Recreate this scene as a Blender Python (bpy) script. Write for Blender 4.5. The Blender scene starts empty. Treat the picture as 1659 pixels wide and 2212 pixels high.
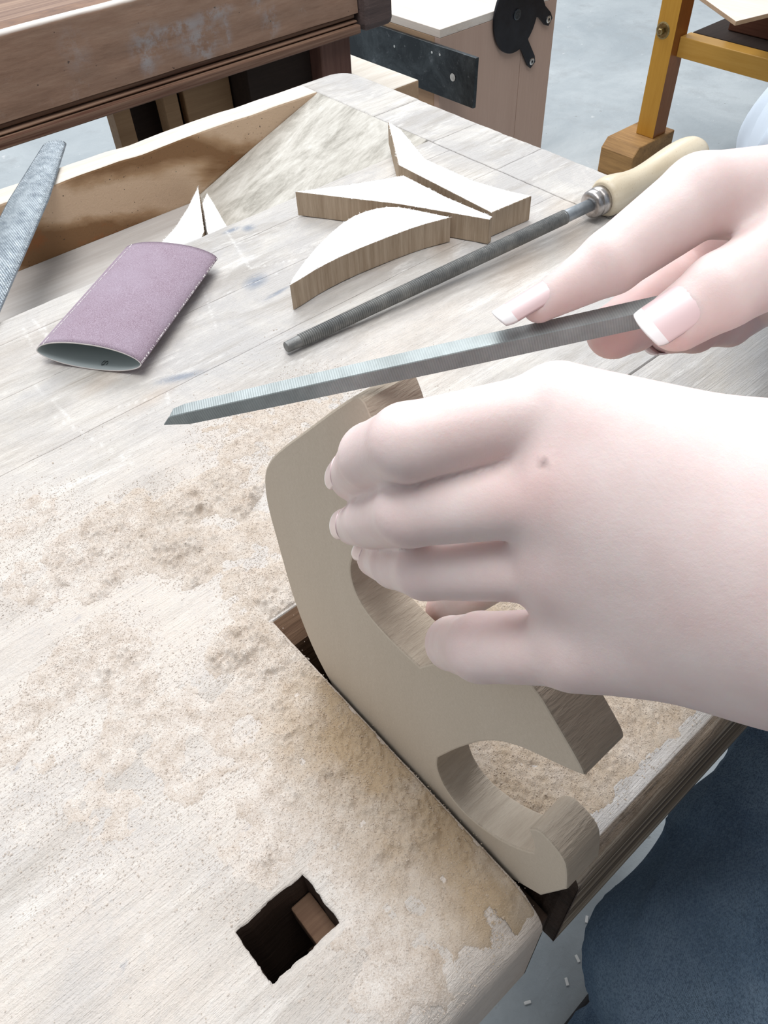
import bpy, bmesh, math, random
import numpy as np
from mathutils import Vector, Matrix
random.seed(7); RNG = np.random.default_rng(7)
C = bpy.context.scene.collection
PI = math.pi

# ---------------------------------------------------------------- camera
FPX, CX, CY = 1674., 829.5, 1106.                 # focal length in pixels of a 1659x2212 frame
CAM = np.array([0., 0., .31])                     # metres above the bench top (z = 0); x runs along the bench, y across it
def _cv(p): return np.array([p[0]-CX, -(p[1]-CY), -FPX])
_X = _cv((3885, -942)); _X /= np.linalg.norm(_X)
_Y = _cv((-1257, -639)); _Y -= _X*(_X@_Y); _Y /= np.linalg.norm(_Y)
ROT = np.array([_X, _Y, np.cross(_X, _Y)])        # camera axes -> world axes
def at(px, py, ax, v):
    """world point seen at a pixel, lying on the plane  axis ax = v"""
    d = ROT@_cv((px, py)); return CAM+d*((v-CAM[ax])/d[ax])
def dp(px, py, d):
    """world point seen at a pixel, d metres in front of the lens"""
    return CAM+ROT@(np.array([(px-CX)/FPX*d, -(py-CY)/FPX*d, -d]))
cam_data = bpy.data.cameras.new('camera'); cam = bpy.data.objects.new('camera', cam_data); C.objects.link(cam)
m = Matrix.Identity(4)
for r in range(3):
    for c in range(3): m[r][c] = ROT[r, c]
    m[r][3] = CAM[r]
cam.matrix_world = m
cam_data.sensor_fit = 'VERTICAL'; cam_data.sensor_height = 24; cam_data.sensor_width = 18
cam_data.lens = FPX/2212*24; cam_data.clip_start = .01; cam_data.clip_end = 60
bpy.context.scene.camera = cam

# ---------------------------------------------------------------- world, lights, exposure
vs = bpy.context.scene.view_settings
vs.view_transform = 'Standard'; vs.look = 'None'; vs.gamma = 1; vs.use_curve_mapping = False; vs.exposure = 0.19
w = bpy.data.worlds.new('room_light'); bpy.context.scene.world = w; w.use_nodes = True
w.node_tree.nodes['Background'].inputs[0].default_value = (.90, .95, 1.0, 1)
w.node_tree.nodes['Background'].inputs[1].default_value = .56
def area(name, loc, target, sx, sy, power, col):
    l = bpy.data.lights.new(name, 'AREA'); l.shape = 'RECTANGLE'; l.size = sx; l.size_y = sy; l.energy = power; l.color = col
    o = bpy.data.objects.new(name, l); C.objects.link(o); o.location = loc
    o.rotation_euler = (Vector(target)-Vector(loc)).to_track_quat('-Z', 'Y').to_euler()
area('window_daylight', (2.0, 4.6, 4.3), (.3, .3, 0), 4.6, 2.6, 215, (.93, .965, 1))
area('ceiling_lamp', (.1, .25, 2.2), (.15, .25, 0), 1.8, .7, 31, (1, .985, .97))
area('ceiling_lamp', (2.2, 1.9, 2.1), (2.2, 1.9, 0), 1.8, .5, 22, (1, .98, .95))

# ---------------------------------------------------------------- helpers
def vnoise(P, seed=0):
    P = np.asarray(P, float); i = np.floor(P).astype(np.int64); f = P-i; f = f*f*(3-2*f); n = P.shape[1]
    out = np.zeros(len(P))
    for k in range(2**n):
        w_ = np.ones(len(P)); h = np.full(len(P), seed*7919+13, dtype=np.int64)
        for a in range(n):
            b = (k >> a) & 1; w_ *= f[:, a] if b else 1-f[:, a]
            h = (h*1664525 + (i[:, a]+b)*(374761393+a*668265263)) & 0x7fffffff
        h = ((h ^ (h >> 13))*1274126177) & 0x7fffffff; h = h ^ (h >> 16)
        out += w_*((h & 0xffff)/65535.)
    return out
def fbm(P, s, octv=4, seed=0):
    P = np.asarray(P, float)/s; t = 0; a = 1; tot = 0
    for o in range(octv): t = t+a*vnoise(P*2**o, seed+o); tot += a; a *= .5
    return t/tot
def mesh_np(name, V, F):
    me = bpy.data.meshes.new(name); V = np.asarray(V, np.float32)
    if isinstance(F, np.ndarray):
        k = F.shape[1]; me.vertices.add(len(V)); me.vertices.foreach_set('co', V.ravel())
        me.loops.add(F.size); me.loops.foreach_set('vertex_index', F.astype(np.int32).ravel())
        me.polygons.add(len(F)); me.polygons.foreach_set('loop_start', np.arange(0, F.size, k, dtype=np.int32))
        me.polygons.foreach_set('loop_total', np.full(len(F), k, np.int32))
        me.update(calc_edges=True); me.validate()
    else: me.from_pydata([tuple(v) for v in V], [], [tuple(map(int, f)) for f in F]); me.update()
    return me
def origin(parent):
    o = np.zeros(3)
    while parent is not None: o = o+np.array(parent.location); parent = parent.parent
    return o
def link(name, me, mats, parent=None, smooth=False, loc=None, label=None):
    """world-space mesh -> ONE object; its origin sits at loc (top level) or at its parent's"""
    base = origin(parent)+(np.array(loc) if loc is not None else 0)
    me.transform(Matrix.Translation(Vector(-base)))
    o = bpy.data.objects.new(name, me); C.objects.link(o)
    if loc is not None: o.location = loc
    if parent: o.parent = parent
    for mt in (mats if isinstance(mats, (list, tuple)) else [mats]): me.materials.append(mt)
    if smooth: me.polygons.foreach_set('use_smooth', np.ones(len(me.polygons), bool))
    if label: o['label'] = label
    return o
def part(name, V, F, mats, parent=None, smooth=False, loc=None, label=None):
    return link(name, mesh_np(name, V, F), mats, parent, smooth, loc, label)
def tag(o, label=None, cat=None, group=None, kind=None):
    if label: o['label'] = label
    if cat: o['category'] = cat
    if group: o['group'] = group
    if kind: o['kind'] = kind
    return o
def thing(name, loc, label, cat, group=None):
    o = bpy.data.objects.new(name, None); C.objects.link(o); o.location = loc; o.empty_display_size = .03
    return tag(o, label, cat, group)
def bm_mesh(name, bm):
    bmesh.ops.recalc_face_normals(bm, faces=bm.faces)
    me = bpy.data.meshes.new(name); bm.to_mesh(me); bm.free(); return me
def bm_box(lo, hi, bev=0, seg=2, M=None):
    bm = bmesh.new(); bmesh.ops.create_cube(bm, size=1)
    lo = Vector(lo); hi = Vector(hi)
    for v in bm.verts: v.co = Vector(((lo[i]+hi[i])/2+v.co[i]*(hi[i]-lo[i]) for i in range(3)))
    if bev: bmesh.ops.bevel(bm, geom=list(bm.edges), offset=bev, segments=seg, affect='EDGES', profile=.5)
    if M is not None: bm.transform(M)
    return bm
def box(name, lo, hi, mat, parent=None, bev=.001, M=None, loc=None, label=None):
    return link(name, bm_mesh(name, bm_box(lo, hi, bev, 2, M)), mat, parent, False, loc, label)
def lathe(prof, a, b, seg=32, up=None):
    """prof [(t, r)] turned about the axis a + t*(b-a)/|b-a|"""
    a = np.array(a, float); b = np.array(b, float); u = (b-a)/np.linalg.norm(b-a)
    n = np.cross(u, (0, 0, 1.)); n /= np.linalg.norm(n); k = np.cross(u, n)
    th = np.arange(seg)*2*PI/seg; ring = np.cos(th)[:, None]*n+np.sin(th)[:, None]*k
    V = np.concatenate([a+u*t+ring*r for t, r in prof]); L = len(prof)
    F = [[i*seg+j, i*seg+(j+1) % seg, (i+1)*seg+(j+1) % seg, (i+1)*seg+j] for i in range(L-1) for j in range(seg)]
    F += [list(range(seg))[::-1], [(L-1)*seg+j for j in range(seg)]]
    return V, F
def smooth_poly(pts, it=2, keep=()):
    """corner-cutting of a closed polyline, corners listed in keep stay sharp"""
    pts = [(np.array(p, float), i in keep) for i, p in enumerate(pts)]
    for _ in range(it):
        q = []; n = len(pts)
        for i in range(n):
            p, s = pts[i]
            if s: q.append((p, True))
            else:
                a = pts[i-1][0]; b = pts[(i+1) % n][0]
                q.append((p*.75+a*.25, False)); q.append((p*.75+b*.25, False))
        pts = q
    return [p for p, s in pts]
def prism(name, pts, off, mat, parent=None, bev=.0006, loc=None, label=None, jit=0, capmat=None):
    """planar outline pts (world) pushed by the vector off, rims bevelled"""
    bm = bmesh.new(); off = Vector(off)
    vs_ = [bm.verts.new(Vector(p)) for p in pts]
    f = bm.faces.new(vs_); g = bmesh.ops.extrude_face_region(bm, geom=[f])
    for v in g['geom']:
        if isinstance(v, bmesh.types.BMVert): v.co += off
    bmesh.ops.recalc_face_normals(bm, faces=bm.faces)
    n = off.normalized()
    caps = [e for e in bm.edges if any(abs(q.normal.dot(n)) > .9 for q in e.link_faces)]
    if bev: bmesh.ops.bevel(bm, geom=caps, offset=bev, segments=2, affect='EDGES', profile=.5)
    if jit:
        for v in bm.verts: v.co += Vector(RNG.normal(0, jit, 3))
    bm.normal_update()
    if capmat is not None:
        for q in bm.faces:
            if q.normal.dot(n)*capmat > .9: q.material_index = 1
    return link(name, bm_mesh(name, bm), mat, parent, False, loc, label)

# ---------------------------------------------------------------- materials
class NT:
    def __init__(s, name):
        s.m = bpy.data.materials.new(name); s.m.use_nodes = True; s.t = s.m.node_tree; s.b = s.t.nodes['Principled BSDF']
        s.co = s.n('ShaderNodeTexCoord').outputs['Object']
    def n(s, k, **kw):
        x = s.t.nodes.new(k)
        for a, v in kw.items(): setattr(x, a, v)
        return x
    def l(s, a, b): s.t.links.new(a, b)
    def mapping(s, scale, rot=(0, 0, 0)):
        x = s.n('ShaderNodeMapping'); x.inputs['Scale'].default_value = scale; x.inputs['Rotation'].default_value = rot; s.l(s.co, x.inputs[0]); return x.outputs[0]
    def noise(s, scale, det=4, rough=.6, vec=None, dist=0):
        x = s.n('ShaderNodeTexNoise'); x.inputs['Scale'].default_value = scale; x.inputs['Detail'].default_value = det
        x.inputs['Roughness'].default_value = rough; x.inputs['Distortion'].default_value = dist
        s.l(vec if vec is not None else s.co, x.inputs['Vector']); return x.outputs['Fac']
    def ramp(s, fac, stops):
        x = s.n('ShaderNodeValToRGB'); s.l(fac, x.inputs[0]); e = x.color_ramp.elements
        while len(e) < len(stops): e.new(.5)
        for q, (p, c) in zip(e, stops):
            q.position = p; q.color = (c, c, c, 1) if isinstance(c, (int, float)) else (*c, 1)
        return x.outputs[0]
    def mix(s, f, a, b, mode='MIX'):
        x = s.n('ShaderNodeMix', data_type='RGBA', blend_type=mode)
        for v, i in ((f, 0), (a, 6), (b, 7)):
            if isinstance(v, (int, float)): x.inputs[i].default_value = v if i == 0 else (v, v, v, 1)
            elif isinstance(v, tuple): x.inputs[i].default_value = (*v, 1)
            else: s.l(v, x.inputs[i])
        return x.outputs[2]
    def math(s, op, a, b=0.):
        x = s.n('ShaderNodeMath', operation=op)
        for v, i in ((a, 0), (b, 1)):
            if isinstance(v, (int, float)): x.inputs[i].default_value = v
            else: s.l(v, x.inputs[i])
        return x.outputs[0]
    def attr(s, name): return s.n('ShaderNodeAttribute', attribute_name=name).outputs['Fac']
    def acol(s, name): return s.n('ShaderNodeAttribute', attribute_name=name).outputs['Color']
    def bump(s, h, dist, strength=1., prev=None):
        x = s.n('ShaderNodeBump'); x.inputs['Strength'].default_value = strength; x.inputs['Distance'].default_value = dist
        s.l(h, x.inputs['Height'])
        if prev is not None: s.l(prev, x.inputs['Normal'])
        s.l(x.outputs[0], s.b.inputs['Normal']); return x.outputs[0]
    def out(s, col, rough=.6, metal=0, spec=None):
        if isinstance(col, tuple): s.b.inputs['Base Color'].default_value = (*col, 1)
        else: s.l(col, s.b.inputs['Base Color'])
        if isinstance(rough, (int, float)): s.b.inputs['Roughness'].default_value = rough
        else: s.l(rough, s.b.inputs['Roughness'])
        s.b.inputs['Metallic'].default_value = metal
        if spec is not None: s.b.inputs['Specular IOR Level'].default_value = spec
        return s.m
def wood(name, dark, light, axis=0, fine=260, coarse=26, rough=.6, stain=None, bump=.0003, stretch=.06, contrast=1., ringscale=None):
    t = NT(name); sc = [1, 1, 1]; sc[axis] = stretch
    v = t.mapping(tuple(sc))
    a = t.noise(coarse, 5, .65, v, .4); b = t.noise(fine, 3, .7, v)
    f = t.math('ADD', t.math('MULTIPLY', a, .6), t.math('MULTIPLY', b, .4))
    c = t.ramp(f, [(.5-.22/contrast, dark), (.5+.2/contrast, light)])
    if stain is not None:
        c = t.mix(t.ramp(t.noise(9, 5, .7), [(.5, 0.), (.68, 1.)]), c, stain)
    t.bump(b, bump)
    return t.out(c, rough, 0, .3)
# worn grey-white bench wood with attributes dust / paint / scratch
def bench_mat(name, lo, hi, gx=.05):
    t = NT(name); v = t.mapping((gx, 1, 1), (0, 0, .0)); v2 = t.mapping((.22, 1, 1))
    g = t.noise(420, 4, .75, v); g2 = t.noise(60, 5, .7, v); blot = t.noise(7, 6, .72, None, .6); blot2 = t.noise(30, 5, .7, v2, .5)
    f = t.math('ADD', t.math('MULTIPLY', g, .45), t.math('MULTIPLY', g2, .55))
    c = t.ramp(f, [(.30, lo), (.46, hi), (.64, (.76, .73, .69))])
    c = t.mix(t.ramp(blot, [(.44, .8), (.6, 0.)]), c, (.52, .505, .50))
    c = t.mix(t.ramp(blot2, [(.5, 0.), (.64, .85)]), c, (.45, .42, .39))
    c = t.mix(t.ramp(t.noise(45, 6, .75, v2), [(.56, 0.), (.68, .7)]), c, (.88, .86, .83))
    v3 = t.mapping((.02, 1, 1)); c = t.mix(t.ramp(t.math('ADD', t.attr('streak'), t.math('MULTIPLY', t.math('SUBTRACT', t.noise(120, 5, .7, v3), .5), .9)), [(.45, 0.), (.62, 1.)]), c, t.ramp(t.noise(170, 5, .7, v3, .3), [(.38, (.05, .033, .02)), (.5, (.19, .135, .085)), (.62, (.42, .36, .28))]))
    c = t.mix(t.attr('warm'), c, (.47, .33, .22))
    c = t.mix(t.math('MULTIPLY', t.attr('paint'), t.ramp(t.noise(200, 4, .8), [(.34, 0.), (.44, 1.)])), c, (.27, .30, .36))
    c = t.mix(t.math('MULTIPLY', t.attr('scratch'), t.ramp(t.noise(300, 4, .8), [(.36, 0.), (.6, .7)])), c, (.95, .94, .92))
    c = t.mix(t.math('MULTIPLY', t.attr('dust'), t.ramp(t.noise(420, 5, .8), [(.3, .35), (.55, 1.)])), c, (.715, .64, .575))
    p = t.bump(g, .0012, .8); t.bump(t.noise(900, 3, .8), .0007, .8, p)
    return t.out(c, .72, 0, .25)
def jaw_front():
    t = NT('dark_streaked_jaw_front'); v = t.mapping((.03, 1, 1)); a = t.noise(130, 5, .7, v, .3)
    c = t.ramp(a, [(.36, (.045, .03, .018)), (.5, (.17, .12, .075)), (.62, (.42, .36, .28))]); t.bump(a, .0012); return t.out(c, .7, 0, .25)
M_jawfront = jaw_front()
M_bench = bench_mat('worn_bench_wood', (.40, .355, .31), (.62, .585, .545))
M_cap = bench_mat('worn_endcap_wood', (.42, .375, .33), (.66, .63, .59))
M_jaw = bench_mat('worn_jaw_wood', (.34, .29, .24), (.56, .52, .47), .03)
M_raw = wood('raw_split_wood', (.09, .045, .028), (.30, .19, .12), 0, 300, 40, .8, None, .0006)
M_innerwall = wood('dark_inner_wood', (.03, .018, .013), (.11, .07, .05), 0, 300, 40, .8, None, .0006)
M_rimtop = wood('bleached_rim_wood', (.56, .49, .41), (.82, .77, .70), 0, 300, 50, .7)
def tray_wall_mat():
    t = NT('tray_wall_wood'); v = t.mapping((.35, 1, .6), (.0, .1, 0)); a = t.noise(14, 5, .7, v, 1.6)
    wv = t.n('ShaderNodeTexWave', wave_type='BANDS', bands_direction='DIAGONAL'); wv.inputs['Scale'].default_value = 9; wv.inputs['Distortion'].default_value = 9; wv.inputs['Detail'].default_value = 4
    t.l(v, wv.inputs[0])
    f = t.math('ADD', t.math('MULTIPLY', a, .6), t.math('MULTIPLY', wv.outputs['Fac'], .4))
    c = t.ramp(f, [(.36, (.24, .13, .06)), (.5, (.44, .285, .165)), (.62, (.64, .47, .33))])
    c = t.mix(t.ramp(t.noise(34, 5, .7, v), [(.56, 0.), (.64, .8)]), c, (.30, .12, .045))
    c = t.mix(t.ramp(t.noise(380, 2, .5), [(.70, 0.), (.75, 1.)]), c, (.05, .04, .03))
    c = t.mix(t.ramp(t.noise(60, 4, .8), [(.72, 0.), (.75, .8)]), c, (.06, .16, .10))
    t.bump(t.noise(500, 3, .7), .0006); return t.out(c, .65, 0, .3)
M_traywall = tray_wall_mat()
def ramp_mat():
    t = NT('tray_ramp_wood'); v = t.mapping((.5, 1.6, 1), (0, 0, .75)); a = t.noise(22, 6, .72, v, .9); b = t.noise(150, 4, .7, v)
    c = t.ramp(t.math('ADD', t.math('MULTIPLY', a, .7), t.math('MULTIPLY', b, .3)), [(.36, (.33, .31, .27)), (.5, (.54, .515, .465)), (.64, (.70, .68, .63))])
    t.bump(b, .0006); return t.out(c, .7, 0, .25)
M_ramp = ramp_mat()
M_trayfloor = wood('tray_floor_wood', (.42, .38, .35), (.62, .60, .58), 0, 300, 30, .7)
def dust_mat():
    t = NT('sawdust'); a = t.noise(1500, 3, .8); b = t.noise(90, 4, .7)
    c = t.ramp(t.math('ADD', t.math('MULTIPLY', a, .5), t.math('MULTIPLY', b, .5)), [(.36, (.55, .46, .385)), (.5, (.715, .64, .575)), (.64, (.83, .78, .73))])
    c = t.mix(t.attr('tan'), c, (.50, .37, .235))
    t.bump(a, .0006, 1.); return t.out(c, .95, 0, .1)
M_dust = dust_mat()
def mdf_mat():
    t = NT('beech_board_face'); v = t.mapping((1, .7, .12)); a = t.noise(40, 5, .6, v, .2); b = t.noise(700, 3, .8)
    c = t.ramp(t.math('ADD', t.math('MULTIPLY', a, .5), t.math('MULTIPLY', b, .5)), [(.34, (.59, .505, .405)), (.66, (.66, .575, .475))])
    t.bump(b, .0002); return t.out(c, .75, 0, .25)
M_piece = mdf_mat()
M_pieceedge = wood('beech_board_edge', (.33, .27, .21), (.50, .43, .35), 0, 500, 60, .85, None, .0008, .2)
M_scrapedge = wood('offcut_edge', (.30, .215, .14), (.56, .45, .34), 2, 620, 160, .8, None, .0006, .05, 1.1)
M_scraptop = wood('offcut_top', (.90, .88, .84), (.96, .955, .94), 0, 500, 60, .8, None, .0002)
M_plytop = wood('plywood_top', (.72, .62, .53), (.86, .80, .74), 1, 200, 14, .6)
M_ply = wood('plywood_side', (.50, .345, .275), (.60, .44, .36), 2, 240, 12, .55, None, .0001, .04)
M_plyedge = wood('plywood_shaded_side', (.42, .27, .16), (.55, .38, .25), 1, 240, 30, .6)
M_old = wood('old_bench_apron', (.17, .085, .048), (.32, .185, .115), 0, 160, 10, .55, (.12, .065, .045), .0004, .16)
M_oldmould = wood('old_bench_moulding', (.10, .038, .024), (.40, .26, .18), 0, 200, 26, .5, None, .0006, .02, 1.8)
M_oldgrey = wood('old_bench_end_block', (.06, .045, .045), (.17, .12, .11), 0, 200, 20, .7, None, .0012)
M_oldtop = wood('old_bench_worn_edge', (.60, .50, .42), (.90, .86, .80), 0, 200, 20, .7)
M_maroon = wood('old_bench_leg', (.085, .035, .028), (.19, .10, .075), 2, 160, 12, .55)
M_dark = wood('dark_underframe', (.018, .012, .010), (.05, .032, .025), 0, 160, 12, .8)
M_drawer = wood('drawer_front', (.26, .15, .075), (.45, .29, .16), 0, 150, 14, .6, None, .0002, .05)
M_yellow = wood('varnished_yellow_pine', (.50, .245, .035), (.62, .34, .06), 2, 180, 12, .35, None, .0001, .06)
M_yelrail = wood('varnished_yellow_rail', (.52, .26, .04), (.66, .38, .09), 1, 180, 12, .35, None, .0001, .06)
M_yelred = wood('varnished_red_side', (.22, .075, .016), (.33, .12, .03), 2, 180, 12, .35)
M_yelfoot = wood('worn_brown_foot', (.15, .075, .03), (.50, .29, .11), 1, 220, 30, .6, None, .0005)
def concrete():
    t = NT('pale_concrete'); a = t.noise(1.6, 6, .65, None, .5); b = t.noise(9, 6, .7)
    c = t.ramp(a, [(.36, (.37, .41, .435)), (.6, (.49, .53, .55))]); c = t.mix(t.ramp(b, [(.52, 0.), (.68, .6)]), c, (.36, .385, .40))
    c = t.mix(t.ramp(t.noise(30, 5, .75), [(.66, 0.), (.72, .6)]), c, (.80, .80, .80))
    c = t.mix(t.ramp(t.noise(55, 2, .5), [(.74, 0.), (.77, .7)]), c, (.25, .26, .26))
    t.bump(t.noise(60, 5, .7), .004, .4); return t.out(c, .75, 0, .25)
M_floor = concrete()
def metal(name, c1, c2, rough, scale=200, bump=.0001, met=1., bs=900):
    t = NT(name); a = t.noise(scale, 4, .7); c = t.ramp(a, [(.35, c1), (.65, c2)]); t.bump(t.noise(bs, 3, .6), bump); return t.out(c, rough, met)
M_rat = metal('dark_file_steel', (.15, .155, .155), (.26, .26, .25), .5, 60, .0003, .55)
M_tang = metal('grey_file_steel', (.26, .29, .32), (.42, .45, .48), .42, 90, .00005, .7)
M_ferrule = metal('brushed_ferrule', (.30, .27, .25), (.62, .59, .58), .3, 60, .0001)
M_rasp = metal('silver_rasp_steel', (.22, .26, .30), (.44, .49, .53), .4, 160, .0002, .55)
M_black = metal('black_steel', (.004, .005, .009), (.016, .018, .026), .4, 14, .0001, .2)
def plate_mat():
    t = NT('blued_steel_plate'); a = t.noise(7, 6, .75, None, .8); b = t.noise(60, 4, .8)
    c = t.ramp(a, [(.45, (.012, .017, .022)), (.62, (.05, .062, .07)), (.75, (.20, .22, .24))]); c = t.mix(t.ramp(b, [(.62, 0.), (.72, .5)]), c, (.3, .31, .33))
    return t.out(c, .35, .4)
M_plate = plate_mat()
M_screw = metal('bright_screw', (.55, .53, .5), (.8, .78, .75), .3, 60)
M_bolt = metal('brass_bolt', (.20, .14, .06), (.42, .33, .16), .4, 100)
def held_file_mat():
    t = NT('fine_file_steel'); x = t.n('ShaderNodeTexWave', bands_direction='X'); x.inputs['Scale'].default_value = 520; x.inputs['Distortion'].default_value = .3; t.l(t.mapping((1, 1, 1), (0, .3, .5)), x.inputs[0]); h = x.outputs['Fac']
    c = t.ramp(t.math('ADD', t.math('MULTIPLY', t.noise(70, 4, .7), .75), t.math('MULTIPLY', h, .10)), [(.3, (.24, .27, .27)), (.75, (.46, .51, .52))])
    t.bump(h, .00006, .4); return t.out(c, .5, .45)
M_held = held_file_mat()
def handle_mat():
    t = NT('pale_handle_wood'); v = t.mapping((.08, 1, 1)); a = t.noise(60, 4, .6, v); b = t.noise(600, 2, .6)
    c = t.ramp(a, [(.35, (.62, .52, .37)), (.65, (.76, .68, .54))]); c = t.mix(t.ramp(b, [(.62, 0.), (.7, .35)]), c, (.45, .33, .2))
    return t.out(c, .38, 0, .45)
M_handle = handle_mat()
def paper_mat():
    t = NT('mauve_abrasive_paper'); a = t.noise(1700, 2, .8); b = t.noise(30, 4, .6)
    c = t.ramp(a, [(.4, (.25, .175, .225)), (.62, (.43, .345, .42))]); c = t.mix(t.ramp(b, [(.4, 0.), (.7, .45)]), c, (.42, .35, .43))
    t.bump(a, .0004); return t.out(c, .75, 0, .3)
M_paper = paper_mat()
M_paperin = NT('paper_backing').out((.47, .53, .54), .8)
M_ink = NT('dark_print').out((.03, .035, .04), .7)
M_papercore = NT('torn_paper_edge').out((.82, .78, .78), .8)
def skin_mat():
    t = NT('pale_skin'); a = t.noise(60, 5, .6); b = t.noise(900, 4, .7)
    c = t.ramp(a, [(.3, (.75, .59, .57)), (.7, (.81, .69, .67))])
    c = t.mix(t.math('MULTIPLY', t.attr('flush_and_shade'), .75), c, (.56, .22, .19))
    c = t.mix(t.attr('mole'), c, (.10, .06, .06))
    t.bump(b, .00012, .6)
    bs = t.b; bs.inputs['Subsurface Weight'].default_value = .35; bs.inputs['Subsurface Radius'].default_value = (1, .32, .18); bs.inputs['Subsurface Scale'].default_value = .004
    return t.out(c, .48, 0, .4)
M_skin = skin_mat()
def simple(name, col, rough=.5, coat=0):
    t = NT(name); m_ = t.out(col, rough); t.b.inputs['Coat Weight'].default_value = coat; t.b.inputs['Coat Roughness'].default_value = .22; return m_
M_nail = simple('nail_pink', (.80, .62, .63), .3, .5)
M_nailtip = simple('nail_white_tip', (.93, .92, .93), .3, .5)
def denim():
    t = NT('blue_denim'); v = t.mapping((1, 1, 1), (.4, .3, .9)); x = t.n('ShaderNodeTexWave', bands_direction='X'); x.inputs['Scale'].default_value = 620; x.inputs['Distortion'].default_value = .6; t.l(v, x.inputs[0])
    a = t.noise(11, 5, .65); b = t.noise(1200, 3, .8)
    c = t.ramp(a, [(.36, (.04, .08, .15)), (.5, (.12, .20, .32)), (.62, (.29, .40, .53))])
    c = t.mix(t.math('MULTIPLY', t.math('ADD', t.math('MULTIPLY', x.outputs['Fac'], .4), t.math('MULTIPLY', b, .6)), .55), c, (.24, .33, .45))
    c = t.mix(t.ramp(t.noise(480, 5, .9), [(.47, 0.), (.56, .75)]), c, (.24, .34, .47)); c = t.mix(t.ramp(t.noise(700, 4, .9), [(.44, .6), (.5, 0.)]), c, (.025, .045, .085)); c = t.mix(t.math('MULTIPLY', t.attr('pale_knee'), .6), c, (.20, .29, .39))
    t.bump(x.outputs['Fac'], .0005); return t.out(c, .9, 0, .1)
M_denim = denim()
M_shirt = NT('light_blue_cotton').out((.58, .66, .76), .85)
M_hair = wood('brown_hair', (.06, .035, .02), (.16, .10, .06), 2, 400, 60, .6, None, .001, .05)
M_shoe = NT('black_shoe').out((.012, .012, .016), .5)
M_sole = NT('dark_sole').out((.02, .02, .024), .7)
M_eye = NT('eye_white').out((.8, .8, .8), .2)
M_lip = NT('lip').out((.55, .25, .24), .4)

# ---------------------------------------------------------------- setting
FZ = -.82
n = 60; gx, gy = np.meshgrid(np.linspace(-3, 7, n), np.linspace(-3, 7, n), indexing='ij')
V = np.stack([gx.ravel(), gy.ravel(), np.full(n*n, FZ)], 1)
I = np.arange(n*n).reshape(n, n); F = np.stack([I[:-1, :-1], I[1:, :-1], I[1:, 1:], I[:-1, 1:]], -1).reshape(-1, 4)
fl = part('floor', V, F, M_floor); fl['kind'] = 'structure'; fl['label'] = 'pale grey concrete workshop floor'

M_wallf = NT('dark_light_blocker').out((.16, .15, .145), .9)
M_wall = NT('painted_wall').out((.55, .56, .56), .8)
for nm, lo, hi in (('added_wall_front', (-3, -1.5, FZ), (7, -1.4, 3.0)), ('added_wall_left', (-3.1, -2.1, FZ), (-3.0, 7, 2.4))): box(nm, lo, hi, M_wall if nm == 'added_wall_left' else M_wallf, None, .001)['kind'] = 'structure'  # unseen walls added to block ambient light, the front one dark
# ---------------------------------------------------------------- workbench
BX0, BX1, YF, GX0, GX1, YG = -.42, .571, .028, .0872, .1056, .2018
bench = thing('workbench', (.1, .35, FZ), 'worn pale wooden workbench with a tool tray, on which hands file a cutout', 'workbench')
def seg_mask(P, a, b, w_):
    a = np.array(a); b = np.array(b); d = b-a; t = np.clip(((P-a)@d)/(d@d), 0, 1); return np.clip(1-np.linalg.norm(P-(a+t[:, None]*d), axis=1)/w_, 0, 1)
def B(px, py): return at(px, py, 2, 0)[:2]
def blob(P, px, py, rx, ry, ang=0, p=1.):
    c = B(px, py); q = P-c; ca, sa = math.cos(ang), math.sin(ang)
    u = (q[:, 0]*ca+q[:, 1]*sa)/rx; v = (-q[:, 0]*sa+q[:, 1]*ca)/ry; return np.clip(1.3-np.sqrt(u*u+v*v), 0, 1)
PAINT = [(552, 608, .011, .008, .4), (536, 492, .006, .005, .3), (388, 815, .004, .016, 1.2), (600, 632, .012, .002, .1), (500, 497, .008, .003, 0), (655, 1480, .003, .002, 0),
         (545, 1790, .007, .003, .1), (265, 2090, .003, .0012, .5), (170, 1330, .006, .002, .5), (235, 1340, .004, .0012, .2), (35, 1660, .004, .0012, .4), (210, 1630, .003, .0008, .4), (700, 372, .03, .006, .1), (780, 350, .04, .007, .2)]
SCR = [((490, 500), (540, 580), .0012), ((540, 580), (640, 560), .0009), ((70, 690), (120, 750), .0016), ((50, 710), (70, 745), .0012), ((75, 830), (150, 905), .001), ((95, 700), (105, 740), .0012),
       ((470, 1730), (492, 1722), .0018), ((310, 2020), (325, 2035), .0018), ((120, 900), (300, 1010), .0007), ((250, 880), (330, 860), .0008), ((360, 850), (365, 870), .0016), ((420, 560), (470, 720), .0005), ((470, 640), (600, 590), .0006), ((15, 1090), (50, 1040), .0008)]
WARM = [(840, 520, .05, .02, .6), (960, 520, .03, .012, .7), (230, 820, .02, .008, .2), (330, 860, .02, .007, .2), (200, 690, .03, .010, .5), (1230, 490, .05, .02, .8), (1120, 560, .06, .02, .6)]
DUSTY = [(250, 1350, .16, .10, .3, .75), (650, 1750, .14, .09, .2, .7), (300, 2050, .13, .07, .1, .6), (100, 1000, .1, .04, .2, .3), (60, 1150, .05, .06, 0, .6), (330, 1150, .06, .04, .3, .8), (520, 980, .07, .06, 0, .8), (560, 1200, .04, .06, 0, .7), (200, 1500, .09, .05, .2, .7), (600, 1550, .05, .06, 0, .9), (860, 1750, .06, .05, .0, .9),
         (800, 2000, .05, .05, 0, .75), (300, 1900, .09, .06, .2, .45), (950, 2100, .06, .04, .0, .7), (1000, 1850, .05, .04, 0, .9), (900, 760, .12, .05, .2, .55), (1150, 650, .1, .04, .2, .35), (40, 760, .05, .02, .4, .3)]
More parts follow.
